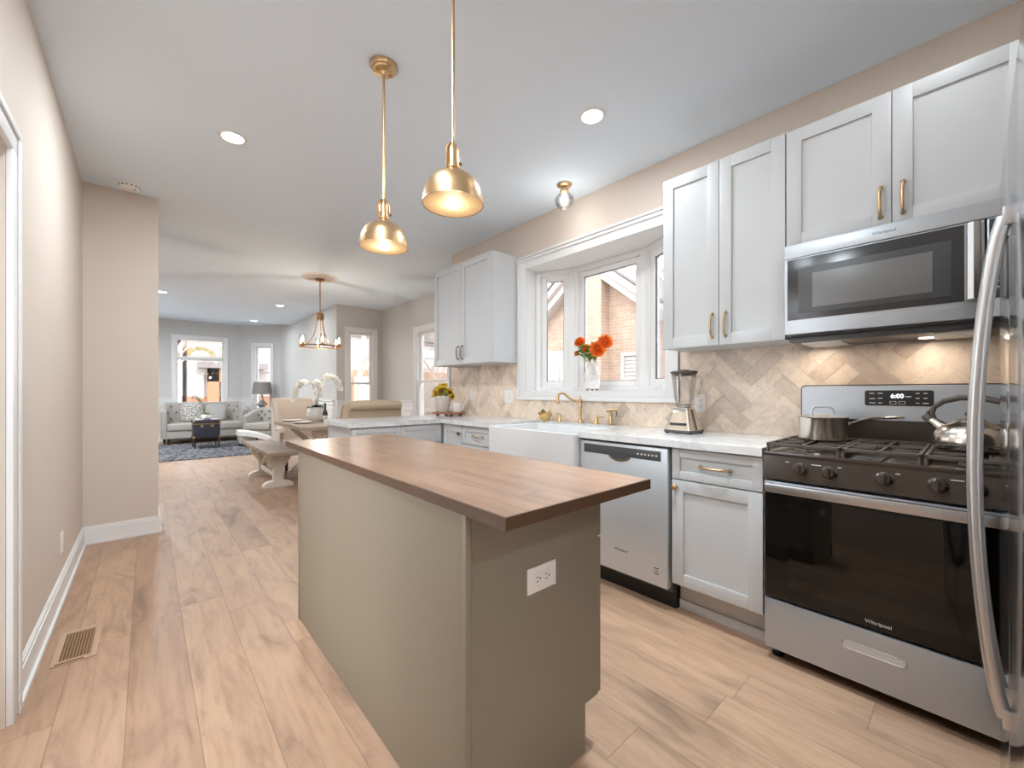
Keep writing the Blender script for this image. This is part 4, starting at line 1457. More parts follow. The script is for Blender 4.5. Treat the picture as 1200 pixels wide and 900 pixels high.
for i_, (tp_, lb_) in enumerate((((-0.06, 0.045, 0.335), 'leafy green sprig at the left of the vase under the high orange flower'),
                             ((-0.09, -0.02, 0.30), 'leafy green sprig spilling over the front rim of the vase'),
                             ((-0.02, -0.06, 0.32), 'leafy green sprig at the right of the vase under the largest flower'))):
    b0 = Vector((vx, vy, VZ + 0.19))
    p1 = Vector((vx, vy, VZ)) + Vector(tp_)
    t = thing('leafy_sprig', lb_, 'greenery', tuple(b0), 'leafy sprigs in the white vase')
    MB().tube([b0, b0.lerp(p1, 0.5) + Vector((0, 0, 0.03)), p1], 0.0025, 6).build('stem', 'sprig', t)
    mb = MB()
    for j_ in range(26):
        u_ = 0.3 + 0.7 * j_ / 25
        c_ = b0.lerp(p1, u_) + Vector((0, 0, 0.025 * math.sin(PI * u_)))
        a_ = random.uniform(0, 2 * PI)
        mb.petal(c_, (math.cos(a_) - 0.5, math.sin(a_), random.uniform(-0.2, 0.9)), (0, 0, 1), random.uniform(0.035, 0.055), 0.03, 0.1)
    mb.build('leaves', 'sprig', t, sharp=80, keep=True)

# rustic tray, sunflowers, mug
tx, ty = 2.37, 3.66
t = thing('wooden_riser', 'rustic reddish wooden riser tray at the back corner of the worktop', 'tray', (tx, ty, T))
mb = MB()
mb.lathe([(0, 0.022), (0.165, 0.022), (0.17, 0.026), (0.17, 0.034), (0.165, 0.038), (0, 0.038)], (tx, ty, T), 32)
mb.build('board', 'rustic', t)
for i in range(4):
    a = PI / 4 + i * PI / 2
    MB().lathe([(0, 0), (0.012, 0), (0.018, 0.012), (0.014, 0.023), (0, 0.023)], (tx + 0.12 * math.cos(a), ty + 0.12 * math.sin(a), T), 12).build('foot', 'rustic', t)
TZ = T + 0.038
pxx, pyy = tx - 0.045, ty + 0.055
t = thing('potted_sunflowers', 'sunflowers in a weathered clay pot on the wooden riser', 'potted plant', (pxx, pyy, TZ))
MB().lathe([(0, 0), (0.062, 0), (0.066, 0.01), (0.082, 0.14), (0.088, 0.145), (0.088, 0.168), (0.08, 0.168), (0.077, 0.15), (0, 0.15)], (pxx, pyy, TZ), 32).build('pot', 'pot', t)
for i, (dx, dy, dz, r_, ax) in enumerate(((-0.03, -0.03, 0.225, 0.066, (-0.7, -0.65, 0.25)), (0.04, -0.07, 0.205, 0.05, (0.2, -1, 0.3)), (-0.05, 0.06, 0.215, 0.052, (-1, 0.3, 0.4)), (0.02, 0.02, 0.27, 0.055, (-0.3, -0.3, 1)), (0.065, 0.03, 0.22, 0.05, (0.6, 0.1, 0.6)), (-0.075, 0.0, 0.19, 0.04, (-1, -0.2, 0.1)), (0.08, -0.055, 0.165, 0.045, (0.5, -1, 0.1)))):
    mb = MB()
    c = Vector((pxx + dx, pyy + dy, TZ + dz))
    a_ = Vector(ax).normalized()
    e1_ = a_.orthogonal().normalized()
    e2_ = a_.cross(e1_)
    for L_, (tl, ln_) in enumerate(((0.05, 1.0), (0.35, 0.85))):
        for q_ in range(16):
            an = 2 * PI * (q_ + 0.5 * L_) / 16
            rd = e1_ * math.cos(an) + e2_ * math.sin(an)
            mb.petal(c + rd * r_ * 0.25 + a_ * 0.003 * L_, rd * math.cos(tl) + a_ * math.sin(tl), a_ - rd * tl, r_ * 0.75 * ln_, r_ * 0.3, 0.12)
    fh = mb.build('flower_head', 'yellow', t, sharp=80, keep=True)
    MB().lathe([(0, 0), (r_ * 0.4, 0.003), (r_ * 0.34, 0.012), (0, 0.015)], c + a_ * r_ * 0.1, 16, ax).build('seed_disc', 'seed', fh)
mb = MB()
for i in range(46):
    a = random.uniform(0, 2 * PI)
    mb.petal((pxx + 0.03 * math.cos(a), pyy + 0.03 * math.sin(a), TZ + random.uniform(0.15, 0.23)), (math.cos(a), math.sin(a), random.uniform(-0.1, 0.9)), (0, 0, 1), random.uniform(0.06, 0.1), 0.04, -0.2)
mb.build('leaves', 'green', t, sharp=80, keep=True)
mxx, myy = tx + 0.06, ty - 0.06
t = thing('mug', 'white enamel mug beside the sunflower pot', 'mug', (mxx, myy, TZ))
MB().lathe([(0, 0), (0.043, 0), (0.046, 0.006), (0.046, 0.098), (0.044, 0.1), (0.042, 0.098), (0.042, 0.008), (0, 0.008)], (mxx, myy, TZ), 28).build('cup', 'ceramic', t)
hd = Vector((0.62, -0.78, 0))
MB().tube([Vector((mxx, myy, TZ)) + hd * a + Vector((0, 0, b)) for a, b in ((0.044, 0.08), (0.062, 0.082), (0.074, 0.066), (0.072, 0.045), (0.06, 0.028), (0.044, 0.026))], 0.0048, 8).build('handle', 'ceramic', t)

# planter
qx, qy = 2.55, 2.44
t = thing('succulent_planter', 'small ochre pear shaped planter with succulents on the worktop', 'planter', (qx, qy, T))
mb = MB()
mb.lathe([(0, 0), (0.032, 0), (0.042, 0.01), (0.05, 0.035), (0.047, 0.055), (0.04, 0.068), (0.036, 0.066), (0.043, 0.05), (0.04, 0.03), (0, 0.025)], (qx, qy, T), 26)
mb.tube([(qx + 0.03, qy - 0.025, T + 0.05), (qx + 0.03, qy - 0.03, T + 0.075), (qx + 0.018, qy - 0.026, T + 0.092)], [0.02, 0.015, 0.006], 10)
mb.build('pot', 'yceramic', t)
mb = MB()
for i in range(40):
    a = random.uniform(0, 2 * PI)
    q = random.uniform(0, 0.034)
    mb.ball((qx - 0.012 + q * math.cos(a), qy + 0.012 + q * math.sin(a), T + 0.058 + random.uniform(0, 0.035) * (1 - q / 0.05)), random.uniform(0.006, 0.011), 6, 1, 1, 1.2)
mb.build('succulents', 'succulent', t)
mb = MB()
for i in range(6):
    a = random.uniform(2, 5)
    mb.ball((qx - 0.025 + 0.02 * math.cos(a), qy + 0.0 + 0.02 * math.sin(a), T + 0.066), 0.009, 6)
mb.build('berries', 'orange', t)

# blender
bx, by = 2.43, 1.165
t = thing('countertop_blender', 'chrome blender with empty glass jar on the worktop near the range', 'blender', (bx, by, T))
mb = MB()
mb.loft([rrect(bx - 0.09, bx + 0.09, by - 0.09, by + 0.09, 0.025, T + 0.008), rrect(bx - 0.09, bx + 0.09, by - 0.09, by + 0.09, 0.025, T + 0.02)])
mb.build('base_plate', 'dark', t)
mb = MB()
for i, (a, z) in enumerate(((0.082, 0.02), (0.07, 0.07), (0.056, 0.125), (0.05, 0.15), (0.042, 0.156))):
    pass
mb.loft([rrect(bx - a, bx + a, by - a, by + a, 0.016, T + z) for a, z in ((0.082, 0.02), (0.07, 0.065), (0.057, 0.12), (0.05, 0.15), (0.042, 0.157))])
bb = mb.build('housing', 'chrome', t)
mb = MB()
mb.hexa([(bx - 0.079, by - 0.05, T + 0.05), (bx - 0.079, by + 0.05, T + 0.05), (bx - 0.06, by + 0.05, T + 0.05), (bx - 0.06, by - 0.05, T + 0.05), (bx - 0.0745, by - 0.05, T + 0.063), (bx - 0.0745, by + 0.05, T + 0.063), (bx - 0.06, by + 0.05, T + 0.063), (bx - 0.06, by - 0.05, T + 0.063)])
mb.build('button_strip', 'black', bb)
mb = MB()
mb.hexa([(bx - 0.02, by - 0.083, T + 0.022), (bx + 0.0, by - 0.083, T + 0.022), (bx + 0.0, by - 0.05, T + 0.022), (bx - 0.02, by - 0.05, T + 0.022), (bx - 0.02, by - 0.053, T + 0.145), (bx - 0.0, by - 0.053, T + 0.145), (bx - 0.0, by - 0.03, T + 0.145), (bx - 0.02, by - 0.03, T + 0.145)])
mb.build('seam_strip', 'dark', bb)
mb = MB()
for s_ in ((-1, -1), (-1, 1), (1, -1), (1, 1)):
    mb.lathe([(0, 0), (0.012, 0), (0.013, 0.009), (0, 0.009)], (bx + s_[0] * 0.07, by + s_[1] * 0.07, T), 12)
mb.build('feet', 'black', t)
mb = MB()
mb.lathe([(0.046, 0.157), (0.05, 0.165), (0.05, 0.19), (0.054, 0.2), (0.07, 0.34), (0.071, 0.355), (0.068, 0.355), (0.067, 0.34), (0.051, 0.2), (0.046, 0.19), (0.0, 0.186)], (bx, by, T), 12)
jr = mb.build('jar', 'jar', t)
MB().tube([(bx + 0.0, by - 0.068, T + 0.335), (bx + 0.0, by - 0.105, T + 0.33), (bx + 0.0, by - 0.107, T + 0.28), (bx + 0.0, by - 0.085, T + 0.225), (bx + 0.0, by - 0.056, T + 0.22)], 0.007, 8).build('handle', 'jar', jr)
mb = MB()
mb.lathe([(0, 0.345), (0.066, 0.345), (0.066, 0.357), (0.076, 0.358), (0.077, 0.368), (0.07, 0.373), (0.03, 0.374), (0.03, 0.38), (0, 0.38)], (bx, by, T), 24)
mb.build('lid', 'iron', t)
mb = MB()
mb.lathe([(0, 0), (0.04, 0), (0.042, 0.006), (0.042, 0.02), (0, 0.02)], (bx, by, T + 0.157), 20)
mb.build('collar', 'chrome', t)

# saucepan, lid
GZ = 0.941
sx_, sy_ = 2.33, 0.462
t = thing('saucepan', 'stainless saucepan with long handle on the rear left burner grate', 'saucepan', (sx_, sy_, GZ))
MB().lathe([(0, 0.001), (0.086, 0.001), (0.092, 0.006), (0.093, 0.1), (0.096, 0.104), (0.094, 0.105), (0.09, 0.1), (0.089, 0.01), (0, 0.008)], (sx_, sy_, GZ), 40).build('pan', 'chrome', t)
mb = MB()
hd = Vector((0.5, -0.87, 0)).normalized()
b_ = Vector((sx_, sy_, GZ))
mb.tube([b_ + hd * a + Vector((0, 0, z)) for a, z in ((0.09, 0.075), (0.115, 0.08), (0.14, 0.092), (0.19, 0.103), (0.27, 0.108), (0.30, 0.108))], [0.011, 0.008, 0.0075, 0.01, 0.012, 0.006], 12, flat=0.6)
mb.build('handle', 'chrome', t, sharp=60)
mb = MB()
for s_ in (-1, 1):
    mb.ball(b_ + hd * 0.096 + Vector((0.87, 0.5, 0)) * 0.01 * s_ + Vector((0, 0, 0.076)), 0.005, 8)
mb.build('rivet', 'steel', t)
t = MB().lathe([(0, 0.018), (0.05, 0.014), (0.085, 0.004), (0.097, 0.002), (0.097, 0.0), (0.085, 0.0005), (0.05, 0.01), (0, 0.014)], (sx_, sy_, GZ + 0.1055), 40).build('lid', 'chrome', t)
LZ = GZ + 0.105
MB().tube([(sx_ - 0.022, sy_ + 0.045, LZ + 0.012), (sx_ - 0.02, sy_ + 0.042, LZ + 0.03), (sx_ - 0.017, sy_ + 0.033, LZ + 0.045), (sx_, sy_, LZ + 0.049), (sx_ + 0.017, sy_ - 0.033, LZ + 0.045), (sx_ + 0.02, sy_ - 0.042, LZ + 0.03), (sx_ + 0.022, sy_ - 0.045, LZ + 0.012)], 0.0052, 8).build('loop_handle', 'steel', t)
def all_kids(o):
    for c in o.children:
        yield c
        yield from all_kids(c)


for o_ in all_kids(t):
    o_.data.transform(Matrix.Diagonal((0.87, 0.87, 1.0, 1.0)))

# kettle
kx, ky = 2.29, 0.006
t = thing('kettle', 'round stainless whistling kettle with dark arched handle on the range', 'kettle', (kx, ky, GZ))
MB().lathe([(0, 0.002), (0.088, 0.002), (0.098, 0.006), (0.108, 0.02), (0.111, 0.042), (0.104, 0.07), (0.088, 0.095), (0.066, 0.111), (0.046, 0.118), (0.044, 0.121), (0, 0.121)], (kx, ky, GZ), 44).build('body', 'chrome', t)
MB().lathe([(0, 0.12), (0.042, 0.121), (0.038, 0.127), (0.012, 0.131), (0.01, 0.138), (0.018, 0.144), (0.018, 0.152), (0.012, 0.157), (0, 0.158)], (kx, ky, GZ), 28).build('lid', 'iron', t)
kd = Vector((0.28, 0.96, 0)).normalized()
kb = Vector((kx, ky, GZ))
MB().tube([kb + kd * a + Vector((0, 0, z)) for a, z in ((0.08, 0.085), (0.105, 0.108), (0.128, 0.128))], [0.026, 0.019, 0.0145], 14).build('spout', 'chrome', t)
mb = MB()
mb.tube([kb + kd * a + Vector((0, 0, z)) for a, z in ((0.118, 0.118), (0.132, 0.131), (0.14, 0.138))], [0.0175, 0.0175, 0.012], 14)
mb.tube([kb + kd * a + Vector((0, 0, z)) for a, z in ((0.122, 0.13), (0.128, 0.15), (0.11, 0.168))], 0.006, 8)
mb.build('whistle_cap', 'iron', t)
mb = MB()
hp = [(0.088, 0.098), (0.104, 0.118), (0.114, 0.145), (0.108, 0.172), (0.08, 0.198), (0.03, 0.214), (-0.03, 0.214), (-0.08, 0.198), (-0.108, 0.172), (-0.114, 0.145), (-0.104, 0.118), (-0.088, 0.098)]
mb.tube([kb + kd * a + Vector((0, 0, z)) for a, z in hp], [0.007, 0.0075, 0.008, 0.009, 0.011, 0.012, 0.012, 0.011, 0.009, 0.008, 0.0075, 0.007], 12)
mb.build('handle', 'iron', t)
for o_ in t.children:
    o_.data.transform(Matrix.Scale(0.93, 4))

# ------------------------------------------------------------------ dining area
# walls
f_dr = Fr((DX, 4.06), (DX, 7.70))
rw = (5.36 - 4.06, 6.34 - 4.06, 0.62, 2.20)
wall('wall_dining_right', f_dr, 0, CEIL, 0.12, [rw], 'wall_far')
f_db = Fr((DX, 7.70), (VX, 7.70))
bw = (DX - 3.27, DX - 2.80, 0.62, 2.30)
wall('wall_dining_back', f_db, 0, CEIL, 0.12, [bw], 'wall_far')
f_lr = Fr((VX, 7.82), (VX, 11.85))
wall('wall_living_right', f_lr, 0, BAYCEIL, 0.12, mat='wall_far')
f_ba = Fr((VX, 11.85), (1.835, FY))
ba = (0.27, 0.73, 0.50, 2.36)
wall('wall_bay_right', f_ba, 0, BAYCEIL, 0.12, [ba], 'wall_far')
f_bf = Fr((1.835, FY), (0.12, FY))
bf = (1.835 - 1.47, 1.835 - 0.51, 0.62, 2.47)
wall('wall_bay_far', f_bf, 0, BAYCEIL, 0.12, [bf], 'wall_far')


def wainscot(n, fr, holes, a0=0.0, b0=None):
    b0 = fr.len if b0 is None else b0
    hz = 1.0
    cuts = [(max(0, h[0] - 0.08), min(fr.len, h[1] + 0.08)) for h in holes]
    mb = MB()
    us = sorted({a0, b0, *[c[0] for c in cuts], *[c[1] for c in cuts]})
    for a, b in zip(us[:-1], us[1:]):
        if b - a < 0.02:
            continue
        zt = hz
        for c, h in zip(cuts, holes):
            if c[0] - 1e-6 <= a and b <= c[1] + 1e-6:
                zt = min(hz, h[2] - 0.09)
        mb.fbox(fr, a, b, 0, 0.012, 0, zt)
        mb.fbox(fr, a, b, 0.012, 0.022, 0, 0.16)
        if zt == hz:
            mb.fbox(fr, a, b, 0, 0.035, hz - 0.012, hz + 0.012, 0.003)
            mb.fbox(fr, a, b, 0.012, 0.024, hz - 0.075, hz - 0.05, 0.003)
        n_ = max(1, round((b - a) / 0.75))
        for i in range(n_):
            p, q = a + (b - a) * i / n_ + 0.07, a + (b - a) * (i + 1) / n_ - 0.07
            if q - p < 0.06 or zt < 0.4:
                continue
            z0_, z1_ = 0.24, zt - 0.14
            for (u0, u1, v0, v1) in ((p + 0.022, q - 0.022, z0_, z0_ + 0.022), (p + 0.022, q - 0.022, z1_ - 0.022, z1_), (p, p + 0.022, z0_, z1_), (q - 0.022, q, z0_, z1_)):
                mb.fbox(fr, u0, u1, 0.012, 0.026, v0, v1, 0.003)
    mb.build('trim_%d' % n, 'trim', kind='structure')


wainscot(2, f_dr, [rw])
wainscot(3, f_db, [bw])
wainscot(4, f_lr, [])
wainscot(5, f_ba, [ba])
wainscot(6, f_bf, [bf])


def hung_window(name, fr, h, th=0.12, meet=0.5, transom=None, cas=0.075):
    a, b, c, d = h
    t = thing(name, None, None, tuple(fr((a + b) / 2, 0, c)))
    t['kind'] = 'structure'
    mb = MB()
    for (u0, u1, v0, v1) in ((a - cas, a, c - cas, d + cas), (b, b + cas, c - cas, d + cas), (a, b, d, d + cas), (a, b, c - cas, c)):
        mb.fbox(fr, u0, u1, 0.0, 0.016, v0, v1, 0.003)
    for (u0, u1, v0, v1) in ((a - cas, a - cas + 0.02, c - cas, d + cas), (b + cas - 0.02, b + cas, c - cas, d + cas), (a - cas + 0.02, b + cas - 0.02, d + cas - 0.02, d + cas)):
        mb.fbox(fr, u0, u1, 0.016, 0.026, v0, v1, 0.003)
    mb.fbox(fr, a - cas - 0.02, b + cas + 0.02, 0, 0.05, c - 0.022, c, 0.004)
    mb.build('casing', 'trim', t)
    mb = MB()
    for (u0, u1, v0, v1) in ((a, a + 0.018, c, d), (b - 0.018, b, c, d), (a + 0.018, b - 0.018, d - 0.018, d), (a + 0.018, b - 0.018, c, c + 0.018)):
        mb.fbox(fr, u0, u1, -th - 0.01, 0.0, v0, v1)
    mb.build('jamb', 'trim', t)
    a, b, c, d = a + 0.018, b - 0.018, c + 0.018, d - 0.018
    if transom:
        m0 = d - transom
        mb = MB()
        mb.fbox(fr, a, b, -0.09, 0.0, m0 - 0.06, m0, 0.003)
        for (u0, u1, v0, v1) in ((a, a + 0.03, m0, d), (b - 0.03, b, m0, d), (a + 0.03, b - 0.03, d - 0.03, d)):
            mb.fbox(fr, u0, u1, -0.08, -0.02, v0, v1)
        mb.build('transom_frame', 'trim', t)
        parts = [(c, m0 - 0.06, -0.05)]
        # leaded glass: border, arches and rays
        x0, x1, y0, y1 = a + 0.03, b - 0.03, m0, d - 0.03
        tp = MB().fbox(fr, x0, x1, -0.052, -0.048, y0, y1).build('transom_pane', 'glass', t)
        cm = MB()
        P = lambda u, v: fr(u, -0.044, v)
        bd_ = 0.035
        for (p, q) in (((x0, y0 + bd_), (x1, y0 + bd_)), ((x0, y1 - bd_), (x1, y1 - bd_)), ((x0 + bd_, y0), (x0 + bd_, y1)), ((x1 - bd_, y0), (x1 - bd_, y1))):
            cm.bar(P(*p), P(*q), 0.006, 0.006)
        xm = (x0 + x1) / 2
        hw, hh = (x1 - x0) * 0.36, (y1 - y0) * 0.55
        am = MB()
        sg = MB()
        rs_ = MB()
        arc = lambda k, s: (xm + hw * k * math.cos(PI * s), y0 + bd_ + hh * k * math.sin(PI * s))
        for k in (0.62, 0.85, 1.0):
            pts = [P(*arc(k, i / 20)) for i in range(21)]
            cm.tube(pts, 0.0035, 5)
        for i in range(1, 10):
            s = i / 10
            cm.bar(P(*arc(0.62, s)), P(*arc(1.0, s)), 0.005, 0.005)
            o_ = arc(1.0, s)
            e_ = (o_[0] + (o_[0] - xm) * 0.5, min(y1 - bd_, o_[1] + hh * 0.9))
            cm.bar(P(*o_), P(*e_), 0.004, 0.004)
        for i in range(10):
            q = [fr(*(lambda z: (z[0], -0.0465, z[1]))(arc(k, s))) for k, s in ((0.62, i / 10), (0.85, i / 10), (0.85, (i + 1) / 10), (0.62, (i + 1) / 10))]
            (am if i % 2 else sg).quad(*q)
            q = [fr(*(lambda z: (z[0], -0.0465, z[1]))(arc(k, s))) for k, s in ((0.85, i / 10), (1.0, i / 10), (1.0, (i + 1) / 10), (0.85, (i + 1) / 10))]
            (rs_ if i % 2 else am).quad(*q)
        for (u0, u1, v0, v1) in ((x0, x0 + bd_, y0, y1), (x1 - bd_, x1, y0, y1), (x0 + bd_, x1 - bd_, y0, y0 + bd_), (x0 + bd_, x1 - bd_, y1 - bd_, y1)):
            rs_.quad(fr(u0, -0.0465, v0), fr(u1, -0.0465, v0), fr(u1, -0.0465, v1), fr(u0, -0.0465, v1))
        # centre medallion
        cc = (xm, y0 + bd_ + hh * 0.95)
        cm.tube([P(cc[0] + 0.07 * math.cos(2 * PI * i / 16), cc[1] + 0.09 * math.sin(2 * PI * i / 16)) for i in range(17)], 0.004, 5)
        cm.tube([P(cc[0] + 0.035 * math.cos(2 * PI * i / 12), cc[1] + 0.05 * math.sin(2 * PI * i / 12)) for i in range(13)], 0.003, 5)
        cm.build('lead_came', 'lead', tp)
        am.build('amber_glass', 'amber', tp, keep=True)
        sg.build('green_glass', 'sage', tp, keep=True)
        rs_.build('rose_glass', 'rose', tp, keep=True)
    else:
        mm = c + (d - c) * meet
        parts = [(c, mm + 0.02, -0.035), (mm - 0.02, d, -0.075)]
    for (z0, z1, wz) in parts:
        mb = MB()
        s_ = 0.038
        for (u0, u1, v0, v1) in ((a, a + s_, z0, z1), (b - s_, b, z0, z1), (a + s_, b - s_, z0, z0 + s_), (a + s_, b - s_, z1 - s_, z1)):
            mb.fbox(fr, u0, u1, wz - 0.018, wz + 0.018, v0, v1, 0.003)
        sh = mb.build('sash', 'trim', t)
        MB().fbox(fr, a + s_ - 0.004, b - s_ + 0.004, wz - 0.003, wz + 0.003, z0 + s_ - 0.004, z1 - s_ + 0.004).build('pane', 'glass', sh)
    return t


hung_window('window_2', f_dr, rw, meet=0.46)
hung_window('window_3', f_db, bw, meet=0.42)
hung_window('window_4', f_ba, ba, meet=0.5)
hung_window('window_5', f_bf, bf, transom=0.42)


# host chairs
def host_chair(mat, label):
    t = thing('host_chair', label, 'chair', (0, 0, 0), 'upholstered chairs at the ends of the dining table', local=True)
    K = dict(local=True)
    mb = MB()
    mb.box(-0.27, 0.27, -0.33, 0.22, 0.36, 0.47, 0.03, 3)
    mb.build('seat', mat, t, **K)
    MB().box(-0.265, 0.265, -0.32, 0.2, 0.26, 0.362, 0.01).build('seat_rail', mat, t, **K)
    mb = MB()
    rings = []
    for z, y0, th, hw in ((0.26, 0.2, 0.09, 0.27), (0.5, 0.205, 0.1, 0.275), (0.8, 0.235, 0.1, 0.28), (0.97, 0.26, 0.09, 0.28), (1.02, 0.28, 0.085, 0.28)):
        rings.append([(-hw, y0, z), (hw, y0, z), (hw, y0 + th, z), (-hw, y0 + th, z)])
    mb.loft(rings)
    bk = mb.build('backrest', mat, t, **K)
    mb = MB()
    mb.tube([(-0.285, 0.335, 1.015), (-0.28, 0.335, 1.015), (-0.14, 0.335, 1.022), (0.14, 0.335, 1.022), (0.28, 0.335, 1.015), (0.285, 0.335, 1.015)], [0.03, 0.052, 0.056, 0.056, 0.052, 0.03], 18)
    mb.build('top_roll', mat, bk, **K)
    for s_ in (-1, 1):
        mb = MB()
        xs = [(s_ * 0.255, s_ * 0.305)]
        rings = []
        for z, yf in ((0.47, 0.0), (0.62, 0.04), (0.8, 0.1), (0.95, 0.17), (1.03, 0.23)):
            rings.append([(s_ * 0.25, yf, z), (s_ * 0.30, yf, z), (s_ * 0.30, 0.33, z), (s_ * 0.25, 0.33, z)])
        mb.loft(rings)
        wg = mb.build('wing', mat, t, **K)
        mb = MB()
        for i in range(26):
            u = i / 25
            z = 0.48 + 0.54 * u
            yf = (0.0 + (z - 0.47) / 0.15 * 0.04) if z < 0.62 else (0.04 + (z - 0.62) / 0.18 * 0.06 if z < 0.8 else 0.1 + (z - 0.8) / 0.23 * 0.13)
            mb.ball((s_ * 0.303, yf + 0.012, z), 0.006, 6)
        mb.build('nailhead_trim', 'nail', wg, **K)
        mb = MB()
        mb.tube([(s_ * 0.278, 0.1, 0.62), (s_ * 0.278, -0.1, 0.63), (s_ * 0.278, -0.2, 0.61), (s_ * 0.278, -0.24, 0.57)], [0.035, 0.04, 0.045, 0.03], 12)
        mb.box(s_ * 0.25, s_ * 0.305, -0.22, 0.2, 0.27, 0.6, 0.01)
        mb.build('arm', mat, t, **K)
    for (xx, yy) in ((-0.235, -0.28), (0.235, -0.28), (-0.235, 0.22), (0.235, 0.22)):
        mb = MB()
        mb.loft([[(xx - q, yy - q, z), (xx + q, yy - q, z), (xx + q, yy + q, z), (xx - q, yy + q, z)] for q, z in ((0.014, 0), (0.022, 0.262))])
        mb.build('leg', 'dwood', t, **K)
    return t


hc = host_chair('linen', 'cream winged host chair with nailhead trim at the far end of the dining table')
hc.location = (1.71, 6.74, 0)
hc2 = host_chair('relit_linen', 'roll top host chair, linen tinted tan for its light, seen from behind just past the peninsula')
hc2.location = (1.82, 4.57, 0)
hc2.rotation_euler = (0, 0, PI)

# dining table
TX0, TX1, TY0, TY1, TZT = 1.30, 2.30, 4.98, 6.37, 0.765
t = thing('dining_table', 'weathered trestle dining table beyond the peninsula', 'table', (1.8, 5.68, 0))
mb = MB()
for i in range(6):
    a = TX0 + i * (TX1 - TX0) / 6
    mb.box(a + 0.001, a + (TX1 - TX0) / 6 - 0.001, TY0 + 0.1, TY1 - 0.1, TZT - 0.04, TZT, 0.002)
mb.box(TX0, TX1, TY0, TY0 + 0.099, TZT - 0.042, TZT, 0.003)
mb.box(TX0, TX1, TY1 - 0.099, TY1, TZT - 0.042, TZT, 0.003)
mb.build('tabletop', 'greywood_x', t)
for yy in (TY0 + 0.2, TY1 - 0.2):
    mb = MB()
    mb.box(TX0 + 0.12, TX1 - 0.12, yy - 0.045, yy + 0.045, 0.0, 0.09, 0.006)
    mb.box(TX0 + 0.16, TX1 - 0.16, yy - 0.04, yy + 0.04, TZT - 0.12, TZT - 0.042, 0.006)
    for s_ in (-1, 1):
        mb.bar((1.8 + s_ * 0.3, yy, 0.085), (1.8 - s_ * 0.3, yy, TZT - 0.11), 0.07, 0.06)
    mb.box(1.755, 1.845, yy - 0.04, yy + 0.04, 0.09, TZT - 0.12, 0.004)
    mb.build('trestle', 'whitewood', t)
MB().box(1.775, 1.825, TY0 + 0.2, TY1 - 0.2, 0.30, 0.39, 0.004).build('stretcher', 'greywood', t)

# bench
BX0_, BX1_, BYa, BYb = 1.03, 1.385, 5.36, 6.92
t = thing('dining_bench', 'trestle bench with grey plank seat and white legs beside the dining table', 'bench', (1.2, 6.15, 0))
mb = MB()
for i in range(3):
    a = BX0_ + i * 0.1183
    mb.box(a, a + 0.1173, BYa, BYb, 0.42, 0.46, 0.003)
mb.build('seat', 'greywood', t)
xc = (BX0_ + BX1_) / 2
for (yy, dy) in ((5.70, 1), (6.60, -1)):
    mb = MB()
    mb.loft([[(xc - a, yy - b, z), (xc + a, yy - b, z), (xc + a, yy + b, z), (xc - a, yy + b, z)] for a, b, z in ((0.165, 0.05, 0.0), (0.165, 0.05, 0.03), (0.13, 0.05, 0.06), (0.06, 0.05, 0.08))])
    mb.build('foot', 'whitewood', t)
    mb = MB()
    mb.box(xc - 0.052, xc + 0.052, yy - 0.045, yy + 0.045, 0.075, 0.40, 0.004)
    mb.box(xc - 0.14, xc + 0.14, yy - 0.045, yy + 0.045, 0.375, 0.42, 0.004)
    mb.build('leg', 'whitewood', t)
    mb = MB()
    for s_ in (-1, 1):
        mb.bar((xc + s_ * 0.045, yy, 0.24), (xc + s_ * 0.13, yy, 0.385), 0.05, 0.04, (0, 1, 0))
    mb.bar((xc, yy + dy * 0.04, 0.14), (xc, yy + dy * 0.36, 0.40), 0.05, 0.045, (1, 0, 0))
    mb.build('brace', 'whitewood', t)
MB().box(xc - 0.03, xc + 0.03, 5.74, 6.56, 0.10, 0.16, 0.004).build('stretcher', 'whitewood', t)


# orchid, bottle, plates on the table
def orchid_flower(mb, c, r, ax):
    ax = Vector(ax).normalized()
    e1 = ax.orthogonal().normalized()
    e2 = ax.cross(e1)
    for i in range(5):
        a = 2 * PI * i / 5 + 0.3
        rd = e1 * math.cos(a) + e2 * math.sin(a)
        mb.petal(Vector(c), rd + ax * 0.15, ax, r, r * (0.95 if i in (1, 4) else 0.7), 0.15)


def orchid(name, label, c, scale, sprays, potmat, potprof, petal, flower_r=0.04, leafmat='dgreen', nleaf=9, grp=None):
    t = thing(name, label, 'potted plant', c, grp)
    c = Vector(c)
    MB().lathe([(r * scale, z * scale) for r, z in potprof], c, 28).build('pot', potmat, t)
    top = max(z for r, z in potprof) * scale * 0.9
    mb = MB()
    for i in range(nleaf):
        a = 2 * PI * i / nleaf + random.uniform(-0.3, 0.3)
        mb.petal(c + Vector((0, 0, top)), (math.cos(a), math.sin(a), random.uniform(0.3, 1.0)), (0, 0, 1), random.uniform(0.1, 0.14) * scale, 0.055 * scale, -0.25)
    mb.build('leaves', leafmat, t, sharp=80, keep=True)
    for pts in sprays:
        P = [c + Vector(p) * scale for p in pts]
        st_ = MB().tube([c + Vector((0, 0, top * 0.8))] + P, 0.0035 * scale, 6).build('stem', 'stem', t)
        mb = MB()
        n = 9
        for i in range(n):
            u = 0.42 + 0.58 * i / (n - 1)
            k = u * (len(P) - 1)
            j = min(int(k), len(P) - 2)
            p = P[j].lerp(P[j + 1], k - j)
            off = Vector((random.uniform(-1, 1), random.uniform(-1, 1), random.uniform(-0.8, 0.4))) * 0.022 * scale
            orchid_flower(mb, p + off, flower_r * scale * (1 - 0.35 * (u > 0.93)), (random.uniform(-0.9, -0.1), -1, random.uniform(-0.3, 0.5)))
        mb.build('flowers', petal, st_, sharp=80, keep=True)
    return t


